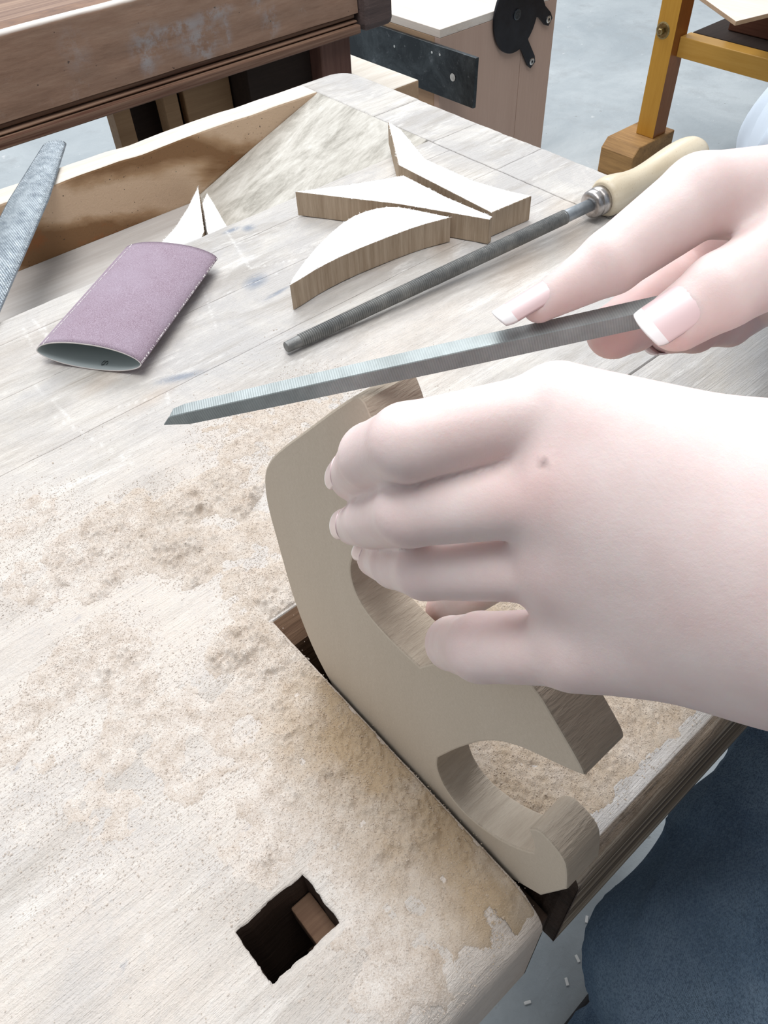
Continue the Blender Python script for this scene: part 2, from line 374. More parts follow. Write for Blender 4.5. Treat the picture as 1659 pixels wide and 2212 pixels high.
def paint_attrs(me, V, base=0.):
    P = V[:, :2]; N = len(V); pa = np.zeros(N); sc = np.zeros(N); wa = np.zeros(N); du = np.full(N, base)
    for b in PAINT: pa = np.maximum(pa, blob(P, *b)*.95)
    for a, b, w_ in SCR: sc = np.maximum(sc, seg_mask(P, B(*a), B(*b), w_))
    for b in WARM: wa = np.maximum(wa, blob(P, *b)*.3)
    for b in DUSTY: du = np.maximum(du, np.clip(blob(P, *b[:5])*1.1, 0, 1)*b[5])
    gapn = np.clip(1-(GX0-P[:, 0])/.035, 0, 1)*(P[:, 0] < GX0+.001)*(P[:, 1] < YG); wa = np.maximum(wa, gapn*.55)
    nz = fbm(P, .03, 4, 31); du = np.clip(du*(.35+1.1*nz), 0, 1)
    for k, v in (('paint', pa), ('scratch', sc), ('warm', wa), ('dust', du)):
        at_ = me.attributes.new(k, 'FLOAT', 'POINT'); at_.data.foreach_set('value', v.astype(np.float32))
def lines(a, b, h, rounds):
    """grid lines, finer near both ends"""
    L = [a, b]
    for r in rounds:
        for q in (.15, .4, 1, 2, 3.2): L += [a+r*q/3.2, b-r*q/3.2]
    L = sorted(set(round(x, 5) for x in L if a <= x <= b)); out = []
    for p, q in zip(L[:-1], L[1:]):
        k = max(1, int(math.ceil((q-p)/h))); out += list(np.linspace(p, q, k, endpoint=False))
    return np.array(out+[b])
def bench_z(P, amp=.0004): return (fbm(P*np.array([.25, 1]), .006, 4, 3)-.5)*amp*2+(fbm(P, .05, 2, 9)-.5)*.0006
def board(name, x0, x1, y0, y1, th, h, mat, hole=None, rf=.0009, rx0=.0009, rx1=.0009, rb=.0009, label=None, amp=.0004, base=0., parent=bench):
    xs = lines(x0, x1, h, [max(rx0, rx1)]); ys = lines(y0, y1, h, [max(rf, rb)])
    if hole: xs = np.array(sorted(set(xs) | set(hole[:2]))); ys = np.array(sorted(set(ys) | set(hole[2:])))
    nx, ny = len(xs), len(ys); X, Y = np.meshgrid(xs, ys, indexing='ij'); P = np.stack([X.ravel(), Y.ravel()], 1)
    Z = bench_z(P, amp)
    for d, r in ((P[:, 1]-y0, rf), (y1-P[:, 1], rb), (P[:, 0]-x0, rx0), (x1-P[:, 0], rx1)):
        r2 = r*(1+.5*(fbm(P, .012, 3, 5)-.5)); q = np.clip(r2-d, 0, r2); Z -= (r2-np.sqrt(np.maximum(r2*r2-q*q, 0)))
    V = np.stack([P[:, 0], P[:, 1], Z], 1)
    for xe_, sg in ((x1, -1), (x0, 1)):
        if abs(xe_-GX0) < 1e-6 or abs(xe_-GX1) < 1e-6: q = np.abs(P[:, 0]-xe_) < 1e-6; V[q, 0] += sg*(fbm(P[q], .004, 3, 61))*.0014
    I = np.arange(nx*ny).reshape(nx, ny)
    keep = np.ones((nx-1, ny-1), bool)
    if hole:
        cx_ = (xs[:-1]+xs[1:])/2; cy_ = (ys[:-1]+ys[1:])/2
        keep &= ~(((cx_ > hole[0]) & (cx_ < hole[1]))[:, None] & ((cy_ > hole[2]) & (cy_ < hole[3]))[None])
        inb = (P[:, 0] > hole[0]-1e-6) & (P[:, 0] < hole[1]+1e-6) & (P[:, 1] > hole[2]-1e-6) & (P[:, 1] < hole[3]+1e-6)
        V[inb, 0] += (fbm(P[inb], .003, 3, 8)-.5)*.0022; V[inb, 1] += (fbm(P[inb], .003, 3, 18)-.5)*.0022; V[inb, 2] -= .0006
    F = np.stack([I[:-1, :-1], I[1:, :-1], I[1:, 1:], I[:-1, 1:]], -1)[keep]
    # walls from every border edge
    E = np.concatenate([F[:, [0, 1]], F[:, [1, 2]], F[:, [2, 3]], F[:, [3, 0]]]); key = np.sort(E, 1); k = key[:, 0].astype(np.int64)*len(V)+key[:, 1]
    _, idx, cnt = np.unique(k, return_index=True, return_counts=True); be = E[idx[cnt == 1]]
    bv = np.unique(be); mp = {int(v): len(V)+i for i, v in enumerate(bv)}
    VB = V[bv].copy(); VB[:, 2] = -th; V = np.concatenate([V, VB]); q = np.array([[a, b] for a, b in be])
    W = np.stack([q[:, 1], q[:, 0], [mp[int(a)] for a in q[:, 0]], [mp[int(b)] for b in q[:, 1]]], 1)
    F = np.concatenate([F, W]); nb = len(F)-len(W)
    if not hole:
        cor = [int(I[0, 0]), int(I[0, -1]), int(I[-1, -1]), int(I[-1, 0])]; F = np.concatenate([F, [[mp[c] for c in cor]]])
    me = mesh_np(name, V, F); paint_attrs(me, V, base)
    if name == 'vise_jaw':
        wc = V[F[nb:]].mean(1); mi_ = np.zeros(len(me.polygons), np.int32); mi_[nb:] = np.where(wc[:, 0] < GX1+.003, 2, np.where(wc[:, 1] < YF+.003, 1, 0))
        me.polygons.foreach_set('material_index', mi_); a_ = me.attributes.new('streak', 'FLOAT', 'POINT'); a_.data.foreach_set('value', np.clip((YF+.0105-V[:, 1])/.008, 0, 1).astype(np.float32))
    if rf > .004:
        me.polygons.foreach_set('use_smooth', np.arange(len(me.polygons)) < nb)
        if hole:
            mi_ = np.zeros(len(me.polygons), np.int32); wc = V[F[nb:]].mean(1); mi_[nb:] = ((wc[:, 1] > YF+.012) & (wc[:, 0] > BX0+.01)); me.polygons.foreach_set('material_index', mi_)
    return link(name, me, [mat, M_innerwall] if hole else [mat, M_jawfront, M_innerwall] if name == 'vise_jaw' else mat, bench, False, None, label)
YS = [YG, .390, .457, .5147, .5455]; g = .00010
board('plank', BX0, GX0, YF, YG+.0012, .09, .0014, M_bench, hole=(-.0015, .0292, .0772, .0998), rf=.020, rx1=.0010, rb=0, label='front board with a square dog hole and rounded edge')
for a, b in zip(YS[:-1], YS[1:]): board('plank', BX0, .5088, a+(0 if a == YG else g), b-g, .07, .0019, M_bench, rb=.004 if b == YS[-1] else .0003, rf=0 if a == YG else .0003)
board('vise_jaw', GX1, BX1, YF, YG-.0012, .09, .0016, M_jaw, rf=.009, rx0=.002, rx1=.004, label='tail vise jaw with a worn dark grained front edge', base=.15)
for a, b in ((YG, .457), (.457, .539), (.539, .624)): board('end_board', .5096, BX1, a+g, b-g, .07, .0025, M_cap, rx1=.004, rf=.001, rb=.001)
pts = [(.5096, .6245, 0), (BX1, .6245, 0)]
for k in range(9): t = k/8*PI/2; pts.append((BX1-.025+.025*math.cos(t), .747-.025+.025*math.sin(t), 0))
pts += [(.5096, .747, 0)]
prism('end_board', pts, (0, 0, -.08), M_cap, bench, .002)
# tray: wall, floor, ramp
bm = bm_box((BX0, .7155, -.085), (.509, .7445, .0015), .002, 2)
bmesh.ops.subdivide_edges(bm, edges=[e for e in bm.edges if abs((e.verts[0].co-e.verts[1].co).x) > .5], cuts=120)
for v in bm.verts:
    if v.co.z > -.01: v.co.z += .0016*(vnoise([[v.co.x*40, 1.]], 2)[0]-.5); v.co.y += .0022*(vnoise([[v.co.x*30, 5+v.co.y*20]], 4)[0]-.5)
bm.normal_update()
for f in bm.faces:
    if f.normal.z > .5: f.material_index = 1
link('tray_wall', bm_mesh('tray_wall', bm), [M_traywall, M_rimtop], bench, label='brown stained back wall of the tool tray')
box('tray_floor', (BX0, .546, -.085), (.509, .7153, -.060), M_trayfloor, bench, .0005)
rp = [(.338, .5462, -.0595), (.42, .5462, -.030), (.5088, .5462, .0), (.5088, .5462, -.0595)]
prism('tray_ramp', rp, (0, .1688, 0), M_ramp, bench, .0006)
# underframe
for x, y in ((-.34, .25), (-.34, .66), (.50, .25), (.50, .66)): box('leg', (x-.035, y-.03, FZ), (x+.035, y+.03, -.0855 if y > .5 else -.0705), M_raw, bench, .003)
box('stretcher', (-.303, .64, -.60), (.463, .68, -.52), M_raw, bench, .003); box('stretcher', (-.303, .23, -.60), (.463, .27, -.52), M_raw, bench, .003)
box('shelf', (-.30, .07, -.215), (.46, .60, -.20), M_dark, bench, .002)  # added dark board, keeps the lit floor from showing through the dog hole
box('dark_gap_fill', (GX0+.0004, .034, -.14), (GX1-.0004, .188, -.062), M_innerwall, bench, .001, label='added dark block standing in for shade inside the vise gap')  # added block, its dark colour stands in for shade in the gap
prism('gap_end_block', [(GX0, .1905, -.012), (GX1, .1905, -.012), (GX1, .2014, -.0008), (GX0, .2014, -.0008)], (0, 0, -.05), M_raw, bench, 0)
box('hole_ledge', (.0195, .0785, -.034), (.0290, .0990, -.020), M_raw, bench, .0008, label='brown wood ledge inside the dog hole')
box('apron', (BX0+.05, .062, -.1995), (.52, .074, -.0905), M_innerwall, bench, .001)  # added unseen board, stops light entering below the bench top
bb = bm_box((.02, .0745, -.115), (.04, .13, -.0905), .001); link('dog_hole_light_stop', bm_mesh('dog_hole_light_stop', bb), M_raw, bench)  # added block under the dog hole, keeps light out from below

# ---------------------------------------------------------------- sawdust (heightfields + grains)
# (px, py, rx, ry, angle, height) on the bench plane
HEAP = [(405, 1190, .018, .018, .3, .75), (365, 1120, .026, .014, .3, .8), (430, 1240, .008, .003, .2, 1.1), (540, 1085, .012, .003, .5, 1.2), (520, 1400, .014, .010, 0, 1.1), (560, 1460, .014, .009, -.6, .9), (600, 1510, .012, .008, -.8, .8), (440, 1075, .030, .011, .15, .95), (330, 1150, .040, .014, .2, .8), (200, 1175, .045, .015, .25, .65),
        (330, 1190, .016, .006, .2, 1.0), (245, 1250, .015, .005, .25, .9), (60, 1130, .03, .02, .2, .35), (100, 1230, .03, .016, .2, .4), (520, 1085, .012, .006, .1, .9), (600, 1290, .018, .025, .2, .75), (560, 1180, .022, .03, 0, .4),
        (160, 1440, .03, .012, .3, .6), (260, 1430, .02, .008, .3, .65), (290, 1500, .016, .008, .3, .5), (50, 1560, .04, .012, .3, .4), (300, 1580, .05, .015, .3, .35), (560, 950, .03, .03, .2, .5), (640, 900, .04, .025, .3, .45),
        (700, 1560, .035, .020, -.2, .75), (780, 1640, .035, .022, -.2, .8), (860, 1720, .035, .022, -.2, .75), (950, 1800, .035, .020, -.1, .7), (1040, 1880, .03, .016, 0, .6), (620, 1440, .03, .016, -.3, .7), (1100, 1920, .02, .012, 0, .5),
        (570, 1850, .010, .005, .4, .7), (850, 2000, .02, .012, .5, .45), (830, 1900, .03, .02, .3, .35), (870, 2110, .02, .02, .4, .4), (700, 1700, .05, .03, 0, .4), (450, 1600, .06, .03, 0, .3), (330, 1680, .05, .015, .3, .3), (430, 1240, .01, .004, .2, .8), (120, 1680, .04, .02, .3, .25)]
def heap(P, heaps):
    A = np.zeros(len(P))
    for px, py, rx, ry, a, hh in heaps: A = np.maximum(A, np.clip(blob(P, px, py, rx*1.15, ry*1.25, a), 0, 1)**.7*hh)
    return A
def imprint(P):
    z = np.zeros(len(P))
    for px, py, rx, ry, a, wl, am in ((365, 1120, .022, .012, .55, .0016, .00028), (405, 1190, .016, .016, .55, .0017, .0004), (245, 1262, .018, .006, .1, .0020, .0006), (450, 1080, .018, .008, 1.2, .0016, .0003)):
        z = z+blob(P, px, py, rx, ry, .4)*am*np.sin((P[:, 0]*math.cos(a)+P[:, 1]*math.sin(a))*2*PI/wl)
    return z
def sawdust(name, x0, x1, y0, y1, h, Afun, thr, label, tanf, grains, sc=.0030, zb=0., edge=None, fine=.0019):
    xs = np.arange(x0, x1, h); ys = np.arange(y0, y1, h); X, Y = np.meshgrid(xs, ys, indexing='ij'); P = np.stack([X.ravel(), Y.ravel()], 1)
    A = Afun(P); n1 = fbm(P, .009, 3, 21); n2 = fbm(P, .0015, 3, 23); n3 = fbm(P, .0045, 3, 25)
    Hh = A*(.15+1.15*n1)-thr; cl = np.clip(n3-.42, 0, 1)*2.2
    ed = np.clip(Hh*3.5, 0, 1); Z = np.clip(Hh, 0, 2)*sc*(.22+1.7*cl+.6*n2)+ed*(np.clip(A, 0, 1)*(n2-.35)*fine+imprint(P)); Z = Z+bench_z(P)
    if edge is not None: Z -= edge(P)
    zbord = bench_z(P)-(edge(P) if edge is not None else 0)
    I = np.arange(len(P)).reshape(X.shape); ok = (Hh > 0).reshape(X.shape)
    kf = ok[:-1, :-1] & ok[1:, :-1] & ok[1:, 1:] & ok[:-1, 1:]
    F = np.stack([I[:-1, :-1], I[1:, :-1], I[1:, 1:], I[:-1, 1:]], -1)[kf]
    used = np.unique(F); mp = np.full(len(P), -1); mp[used] = np.arange(len(used)); F = mp[F]
    V = np.stack([P[used, 0], P[used, 1], zb+.0001+Z[used]], 1); tan = tanf(P[used])
    # border vertices dip to the wood
    bc = np.bincount(F.ravel(), minlength=len(V)); V[bc < 4, 2] = np.minimum(V[bc < 4, 2], zb-.0001+zbord[used][bc < 4])
    # grains: irregular octahedra, on and around the heaps
    G = RNG.uniform((x0, y0), (x1, y1), (grains*6, 2)); pr = np.clip(Afun(G)*1.1+.012*holecut(G), 0, 1)*(.25+.9*fbm(G, .0045, 2, 25)); G = G[RNG.random(len(G)) < pr][:grains]
    gi = np.clip(((G-[x0, y0])/h).astype(int), 0, np.array(X.shape)-1); gz = np.where(ok[gi[:, 0], gi[:, 1]], Z.reshape(X.shape)[gi[:, 0], gi[:, 1]], bench_z(G)-(edge(G) if edge else 0))
    r = np.clip(RNG.lognormal(-8.5, .35, len(G)), .0001, .0006)
    O = np.array([[1, 0, 0], [-1, 0, 0], [0, 1, 0], [0, -1, 0], [0, 0, 1], [0, 0, -1]], float)
    OF = np.array([[0, 2, 4], [2, 1, 4], [1, 3, 4], [3, 0, 4], [2, 0, 5], [1, 2, 5], [3, 1, 5], [0, 3, 5]])
    a = RNG.uniform(0, 2*PI, len(G)); S = RNG.uniform(.6, 1.5, (len(G), 6, 1))*np.array([1, 1, .38])[None, None]; Q = O[None]*S*r[:, None, None]
    Q = np.stack([Q[..., 0]*np.cos(a)[:, None]-Q[..., 1]*np.sin(a)[:, None], Q[..., 0]*np.sin(a)[:, None]+Q[..., 1]*np.cos(a)[:, None], Q[..., 2]], -1)
    Q += np.stack([G[:, 0], G[:, 1], zb+.0002+gz+r*.15], 1)[:, None]
    FT = np.concatenate([F[:, [0, 1, 2]], F[:, [0, 2, 3]], (OF[None]+(len(V)+np.arange(len(G))*6)[:, None, None]).reshape(-1, 3)])
    nv = len(V); V = np.concatenate([V, Q.reshape(-1, 3)]); me = mesh_np(name, V, FT)
    t_ = me.attributes.new('tan', 'FLOAT', 'POINT'); t_.data.foreach_set('value', np.concatenate([tan, np.repeat(tanf(G), 6)*.8]).astype(np.float32))
    me.polygons.foreach_set('use_smooth', np.arange(len(me.polygons)) < len(F)*2)
    o = link(name, me, M_dust, None, False, (float(x0+x1)/2, float(y0+y1)/2, zb)); o['kind'] = 'stuff'; return tag(o, label, 'sawdust')
def holecut(P):
    return np.where((P[:, 0] > -.004) & (P[:, 0] < .0315) & (P[:, 1] > .0745) & (P[:, 1] < .1025), 0., 1.)
def Aleft(P):
    A = heap(P, HEAP); A = np.maximum(A, np.clip(1-(GX0-P[:, 0])/.05, 0, 1)*np.where(P[:, 1] < .20, .62, 0)*np.clip((P[:, 1]-.03)/.02, 0, 1))
    return A*holecut(P)*np.clip((GX0+.0003-.0010*vnoise(P/.004, 77)-P[:, 0])/.0006*np.where(P[:, 1] < YG+.001, 1, 0)+np.where(P[:, 1] < YG+.001, 0, 1), 0, 1)
def edgef(P):
    r = .020; d = P[:, 1]-YF; q = np.clip(r-d, 0, r); return r-np.sqrt(np.maximum(r*r-q*q, 0))
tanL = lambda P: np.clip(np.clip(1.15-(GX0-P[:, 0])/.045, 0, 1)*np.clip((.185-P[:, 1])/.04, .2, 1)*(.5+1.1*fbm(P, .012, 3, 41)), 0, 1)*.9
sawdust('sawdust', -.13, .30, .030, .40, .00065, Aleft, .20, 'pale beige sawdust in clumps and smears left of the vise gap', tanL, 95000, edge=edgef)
def Ajaw(P): return np.clip(1.25-P[:, 0]*1.2, .2, 1)*.95*np.clip((P[:, 1]-.0325-.004*vnoise(P/.01, 4))/.012, 0, 1)*np.clip((P[:, 0]-GX1-.0004)/.001, 0, 1)
def edgej(P):
    r = .009; d = P[:, 1]-YF; q = np.clip(r-d, 0, r); return r-np.sqrt(np.maximum(r*r-q*q, 0))
sawdust('sawdust', GX1+.0005, .33, .034, YG-.003, .0007, Ajaw, .22, 'thick golden sawdust covering the vise jaw right of the cutout', lambda P: .25+.5*fbm(P, .01, 3, 4), 45000, sc=.0007, edge=edgej, fine=.0017)

# ---------------------------------------------------------------- the clamped cutout
XF, TH = .0885, .0168
def W(px, py): return at(px, py, 0, XF)
op = [W(700, 1450), W(668, 1385), W(632, 1290), W(600, 1175), W(576, 1090), W(569, 1030), W(580, 995), W(610, 966), W(660, 930), W(715, 888), W(757, 860), W(772, 853),
      W(787, 868), W(803, 903), W(822, 960), W(826, 1020), W(806, 1090), W(778, 1160), W(757, 1215), W(757, 1245), W(770, 1288), W(797, 1332), W(850, 1390), W(905, 1441),
      W(960, 1425), W(1030, 1410), W(1100, 1430), W(1160, 1492), W(1200, 1560), W(1258, 1660), W(1262, 1676), W(1240, 1668), W(1180, 1640), W(1120, 1612), W(1070, 1600), W(1030, 1604),
      W(985, 1618), W(945, 1638), W(943, 1660), W(961, 1704), W(1000, 1755), W(1060, 1803), W(1115, 1832), W(1151, 1842), W(1153, 1825), W(1142, 1790), W(1165, 1792), W(1220, 1855), W(1226, 1890), W(1224, 1922), W(1168, 1935)]
keep = {12, 23, 30, 35, 37, 43, 45, 49, 50}
n0 = len(op); op += [np.array([XF, .055, -.014]), np.array([XF, .10, -.022]), np.array([XF, .145, -.020])]
piece = prism('wooden_cutout', smooth_poly(op, 2, keep), (TH, 0, 0), [M_pieceedge, M_piece], None, .0007, tuple(float(v) for v in (XF, .11, 0)), None, 0, -1)
tag(piece, 'curved wooden cutout standing clamped in the vise, held by the left hand', 'wood cutout')

# ---------------------------------------------------------------- offcuts
def offcut(pts, z, th, label, group, keep=(), it=0, fuzz=(), lowmat=None):
    P = [at(px, py, 2, z) for px, py in pts]
    if it: P = smooth_poly(P, it, keep)
    c = np.mean(P, 0); o = prism('wood_offcut', [p for p in P], (0, 0, -th), [M_scrapedge, M_scraptop], None, .0004, (float(c[0]), float(c[1]), float(z-th)), None, 0, -1)
    tag(o, label, 'wood offcut', group)
    # torn fibres along the sawn rim
    V = []; F = []
    for i in range(len(P)):
        a, b = P[i], P[(i+1) % len(P)]; L = np.linalg.norm(b-a)
        for _ in range(int(L/.0011)):
            if random.random() > .55: continue
            q = a+(b-a)*random.random(); r = RNG.normal(0, 1, 3); r[2] = abs(r[2])*.5-.1; r = r/np.linalg.norm(r)*random.uniform(.0006, .0019); s = RNG.normal(0, .00022, 3); k = len(V)
            V += [q-s, q+s, q+r, q+(0, 0, -.0004)]; F += [(k, k+1, k+2), (k, k+2, k+3), (k+1, k+3, k+2)]
    f = part('torn_fibres', V, F, M_scraptop, o); f['kind'] = 'stuff'
    return o
ZT = .0205
offcut([(838, 262), (866, 280), (918, 343), (1024, 391), (1092, 411), (1148, 423), (1062, 459), (861, 356)], ZT, ZT-.0004, 'long pointed wood offcut at the back, its tip toward the tray', 'sawn offcuts on the bench')
offcut([(638, 414), (760, 398), (872, 379), (962, 425), (1064, 468), (1057, 474), (966, 458), (860, 440), (740, 426)], ZT, ZT-.0004, 'middle triangular wood offcut with a thick striped front edge', 'sawn offcuts on the bench')
offcut([(626, 616), (632, 600), (668, 551), (706, 510), (752, 472), (800, 452), (850, 445), (900, 454), (973, 469), (905, 487), (832, 514), (750, 547), (688, 578), (650, 602)], ZT, ZT-.0004, 'curved crescent wood offcut in front, nearest the sandpaper', 'sawn offcuts on the bench', {0, 8}, 1)
offcut([(428, 402), (405, 450), (378, 492), (335, 538), (352, 575), (430, 522), (441, 500)], -.040, .0195, 'smooth white offcut with a curved side lying in the tool tray', 'offcuts in the tool tray')
offcut([(447, 416), (462, 440), (480, 472), (492, 492), (452, 512), (447, 500), (443, 470), (437, 440)], -.038, .0195, 'small white offcut with a ragged sawn edge in the tool tray', 'offcuts in the tool tray')

# ---------------------------------------------------------------- sandpaper sleeve
n_a = np.array([.1360, .4130, 0]); n_b = np.array([.0915, .4745, 0]); f_a = np.array([.2385, .4860, 0])
u = (f_a-n_a); Ls = .1300; u = u/np.linalg.norm(u); wv = n_b-n_a; Wd = np.linalg.norm(wv); wv = wv-u*(u@wv); wv /= np.linalg.norm(wv)
nr = 64; prof = []
for k in range(nr):
    t = 2*PI*k/nr; ct, st = math.cos(t), math.sin(t)
    xx = Wd/2*(1-math.copysign(abs(ct)**.92, ct)); zz = .0102+.0100*math.copysign(abs(st)**1.15, st) * (1.1 if st > 0 else .98); prof.append((xx, zz))
V = []; F = []; ns = 30
for i in range(ns+1):
    s = i/ns
    for sc_ in (1, 0):
        for k, (xx, zz) in enumerate(prof):
            dx = (0 if sc_ else .0009); c0 = Wd/2; z_ = .0100+(zz-.0100)*(1-.15*s)
            p = n_a+u*(Ls*s)+wv*(c0+(xx-c0)*(1-2*dx/Wd)); p = p+np.array([0, 0, z_ if sc_ else .0102+(z_-.0102)*.91]); V.append(p)
for i in range(ns):
    for k in range(nr):
        k2 = (k+1) % nr; o0 = i*2*nr; o1 = (i+1)*2*nr
        F.append((o0+k, o0+k2, o1+k2, o1+k)); F.append((o0+nr+k2, o0+nr+k, o1+nr+k, o1+nr+k2))
rims = []
for i in (0, ns):
    for k in range(nr):
        k2 = (k+1) % nr; o0 = i*2*nr; rims.append(len(F)); F.append((o0+k, o0+nr+k, o0+nr+k2, o0+k2))
sp = thing('sandpaper_sleeve', (.165, .46, 0), 'mauve sandpaper roll flattened to an open sleeve on the bench', 'sandpaper')
me = mesh_np('abrasive_sheet', V, F)
mi = np.zeros(len(F), np.int32)
for j in range(len(F)): mi[j] = 1 if (j < ns*nr*2 and j % 2 == 1) else (2 if j >= ns*nr*2 else 0)
o = link('abrasive_sheet', me, [M_paper, M_paperin, M_papercore], sp, True); me.polygons.foreach_set('material_index', mi)
# white worn seam along the overlap and the right-hand fold
def on_sleeve(s, k, lift=.00025):
    xx, zz = prof[int(k) % nr]; c0 = Wd/2; z_ = .0100+(zz-.0100)*(1-.15*s); p = n_a+u*(Ls*s)+wv*xx+np.array([0, 0, z_]); c = n_a+u*(Ls*s)+wv*c0+np.array([0, 0, .0102]); d = (p-c)/np.linalg.norm(p-c); return p+d*lift
V = []; F = []
for kk, dens, wd in ((25.5, .55, .0005), (1.5, .5, .0007)):
    for i in range(230):
        if random.random() > dens: continue
        s0 = i/230; a = on_sleeve(s0, kk); b = on_sleeve(min(1, s0+random.uniform(.002, .006)), kk); d = (on_sleeve(s0, kk+1)-on_sleeve(s0, kk)); d = d/np.linalg.norm(d)*wd*random.uniform(.3, 1); k = len(V)
        V += [a-d, a+d, b+d, b-d, (a+b)/2+(on_sleeve(s0, kk, .0006)-a)]; F += [(k, k+1, k+4), (k+1, k+2, k+4), (k+2, k+3, k+4), (k+3, k, k+4)]
f = part('worn_crease', V, F, M_papercore, sp, label='white worn specks along the folded crease'); f['kind'] = 'stuff'
# printed mark inside: a small sideways S
V = []; F = []; c0 = n_a+wv*(Wd*.42)+u*.006+np.array([0, 0, .0018]); N = 26
for i in range(N+1):
    t = i/N
    if t < .5: a = PI*.15+t*2*PI*1.35; cx_, cz_ = -.00095+.00095*math.cos(a), .0009*math.sin(a)
    else: a = -PI*.5+PI*1.0-(t-.5)*2*PI*1.35; cx_, cz_ = .00095+.00095*math.cos(a+PI*.5+.4), .0009*math.sin(a+PI*.5+.4)
    p = c0+wv*cx_*-1+u*cz_*2.6+np.array([0, 0, 0]); V += [p-wv*.0002-u*.0003, p+wv*.0002+u*.0003]
V = [np.array([v[0], v[1], .0018+.0001]) for v in V]
for i in range(N): F.append((2*i, 2*i+1, 2*i+3, 2*i+2))
part('printed_mark', V, F, M_ink, sp, label='small dark printed S on the paper backing')

# ---------------------------------------------------------------- rat-tail file lying on the bench
rf_a = at(617, 751, 2, .0052); rf_b = at(1279, 441, 2, .0135)
ratt = thing('round_file', tuple(float(v) for v in (rf_a+rf_b)/2*np.array([1, 1, 0])), 'round rat-tail file with wooden handle lying across the bench behind the hands', 'file')
L = np.linalg.norm(rf_b-rf_a); u = (rf_b-rf_a)/L
prof = [(0, .0030), (.0006, .0037), (.011, .0040)]; t = .011
while t < L-.030:
    r0 = .0042+.0010*min(1, t/(L*.5)); prof += [(t, r0-.0004), (t+.0006, r0+.00026), (t+.0010, r0+.00022)]; t += .0016
V, F = lathe(prof+[(t, .0049)], rf_a, rf_b, 28)
# teeth are a shallow spiral: shear the rings a little
part('blade', V, F, M_rat, ratt, False)
V, F = lathe([(L-.0315, .0049), (L-.029, .0049), (L+.004, .0047)], rf_a, rf_b, 24); part('tang', V, F, M_tang, ratt, True)
def lathe_on(prof, mat, name, smooth=True, label=None):
    V, F = lathe(prof, rf_b-u*.002, rf_b+u*.2, 40); return part(name, V, F, mat, ratt, smooth, None, label)
lathe_on([(-.001, .0042), (-.0014, .0062), (-.001, .0088), (.0, .0100), (.002, .0106), (.0052, .0106), (.0058, .0103), (.0064, .0109), (.0125, .0111), (.013, .0105)], M_ferrule, 'ferrule', label='dull metal ferrule')
HD = [(.0125, .0098), (.0130, .0128), (.016, .0148), (.022, .0152), (.030, .0140), (.040, .0118), (.052, .0108), (.066, .0118), (.082, .0140), (.098, .0158), (.110, .0158), (.118, .0145), (.124, .0112), (.127, .006), (.1275, .001)]
HD2 = []
for (a, ra), (b, rb) in zip(HD[:-1], HD[1:]):
    for k in range(4): s = k/4; HD2.append((a+(b-a)*s, ra+(rb-ra)*s))
HD2.append(HD[-1]); R_ = np.array([r for _, r in HD2])
for _ in range(2): R_[2:-2] = (R_[1:-3]+2*R_[2:-2]+R_[3:-1])/4
hp = [(a, r) for (a, _), r in zip(HD2, R_)]
V, F = lathe(hp, rf_b-u*.002, rf_b+u*.2, 40)
V = np.array(V); V[:, 2] += np.clip((V[:, 0]-rf_b[0])/.1, 0, 1.3)*.002
part('handle', V, F, M_handle, ratt, True, None, 'pale turned wooden handle')

# ---------------------------------------------------------------- rasp bridging the tray
ra = thing('rasp', (.12, .62, 0), 'silver cross-cut rasp reaching over the tool tray at the left', 'rasp')
c1 = (at(93, 450, 2, .006)+at(10, 450, 2, .006))/2; tip = at(121, 303, 2, .006); u = (tip-c1)/np.linalg.norm(tip-c1); nrm = np.array([0, 0, 1.]); sd = np.cross(nrm, u)
Lr = .36; w0 = .0168
def rw(t): # half width from the tip
    return w0*(.58+.42*min(1, t/.12))*(math.sqrt(max(0.0, 1-(1-min(1, t/.010))**2)) if t < .010 else 1)
rows = []; ts = [0.0002, .001, .002, .004, .007]+list(np.linspace(.010, Lr, 60)); V = []; F = []
for t in ts:
    hw = rw(t)
    for k in range(9): a = -1+k/4; V.append(tip-u*t+sd*hw*a+nrm*(.0045*(1-a*a)**.8*hw/w0-.001))
    for k in range(9): a = 1-k/4; V.append(tip-u*t+sd*hw*a*.98+nrm*(-.0028))
for i in range(len(ts)-1):
    for k in range(18): F.append((i*18+k, i*18+(k+1) % 18, (i+1)*18+(k+1) % 18, (i+1)*18+k))
F += [tuple(range(18))[::-1], tuple((len(ts)-1)*18+k for k in range(18))]
part('blade', V, F, M_rasp, ra)
V = []; F = []; i = 0; t = .004
while t < .30:
    hw = rw(t); nc = int(2*hw/.0021)
    for k in range(nc+1):
        a = -1+2*(k+.5*(i % 2))/max(nc, 1)
        if abs(a) > .98: continue
        hgt = .0045*(1-a*a)**.8*hw/w0-.001; p = tip-u*t+sd*hw*a+nrm*hgt; q = len(V); s = .00078
        V += [p-sd*s-u*s*.9, p+sd*s-u*s*.9, p+u*s*1.1+sd*s*.5, p+u*s*1.1-sd*s*.5, p+nrm*.0011+u*s*.9]; F += [(q, q+1, q+4), (q+1, q+2, q+4), (q+2, q+3, q+4), (q+3, q, q+4)]
    for a in (-1, 1):
        p = tip-u*t+sd*hw*a-nrm*.0012; q = len(V); s = .0008; V += [p-u*s, p+u*s, p+nrm*.0016, p+sd*a*.0013+u*.0003]; F += [(q, q+1, q+3), (q+1, q+2, q+3), (q+2, q, q+3)]
    i += 1; t += .0017
f = part('teeth', V, F, M_rasp, ra, label='rows of raised rasp teeth'); f['kind'] = 'stuff'
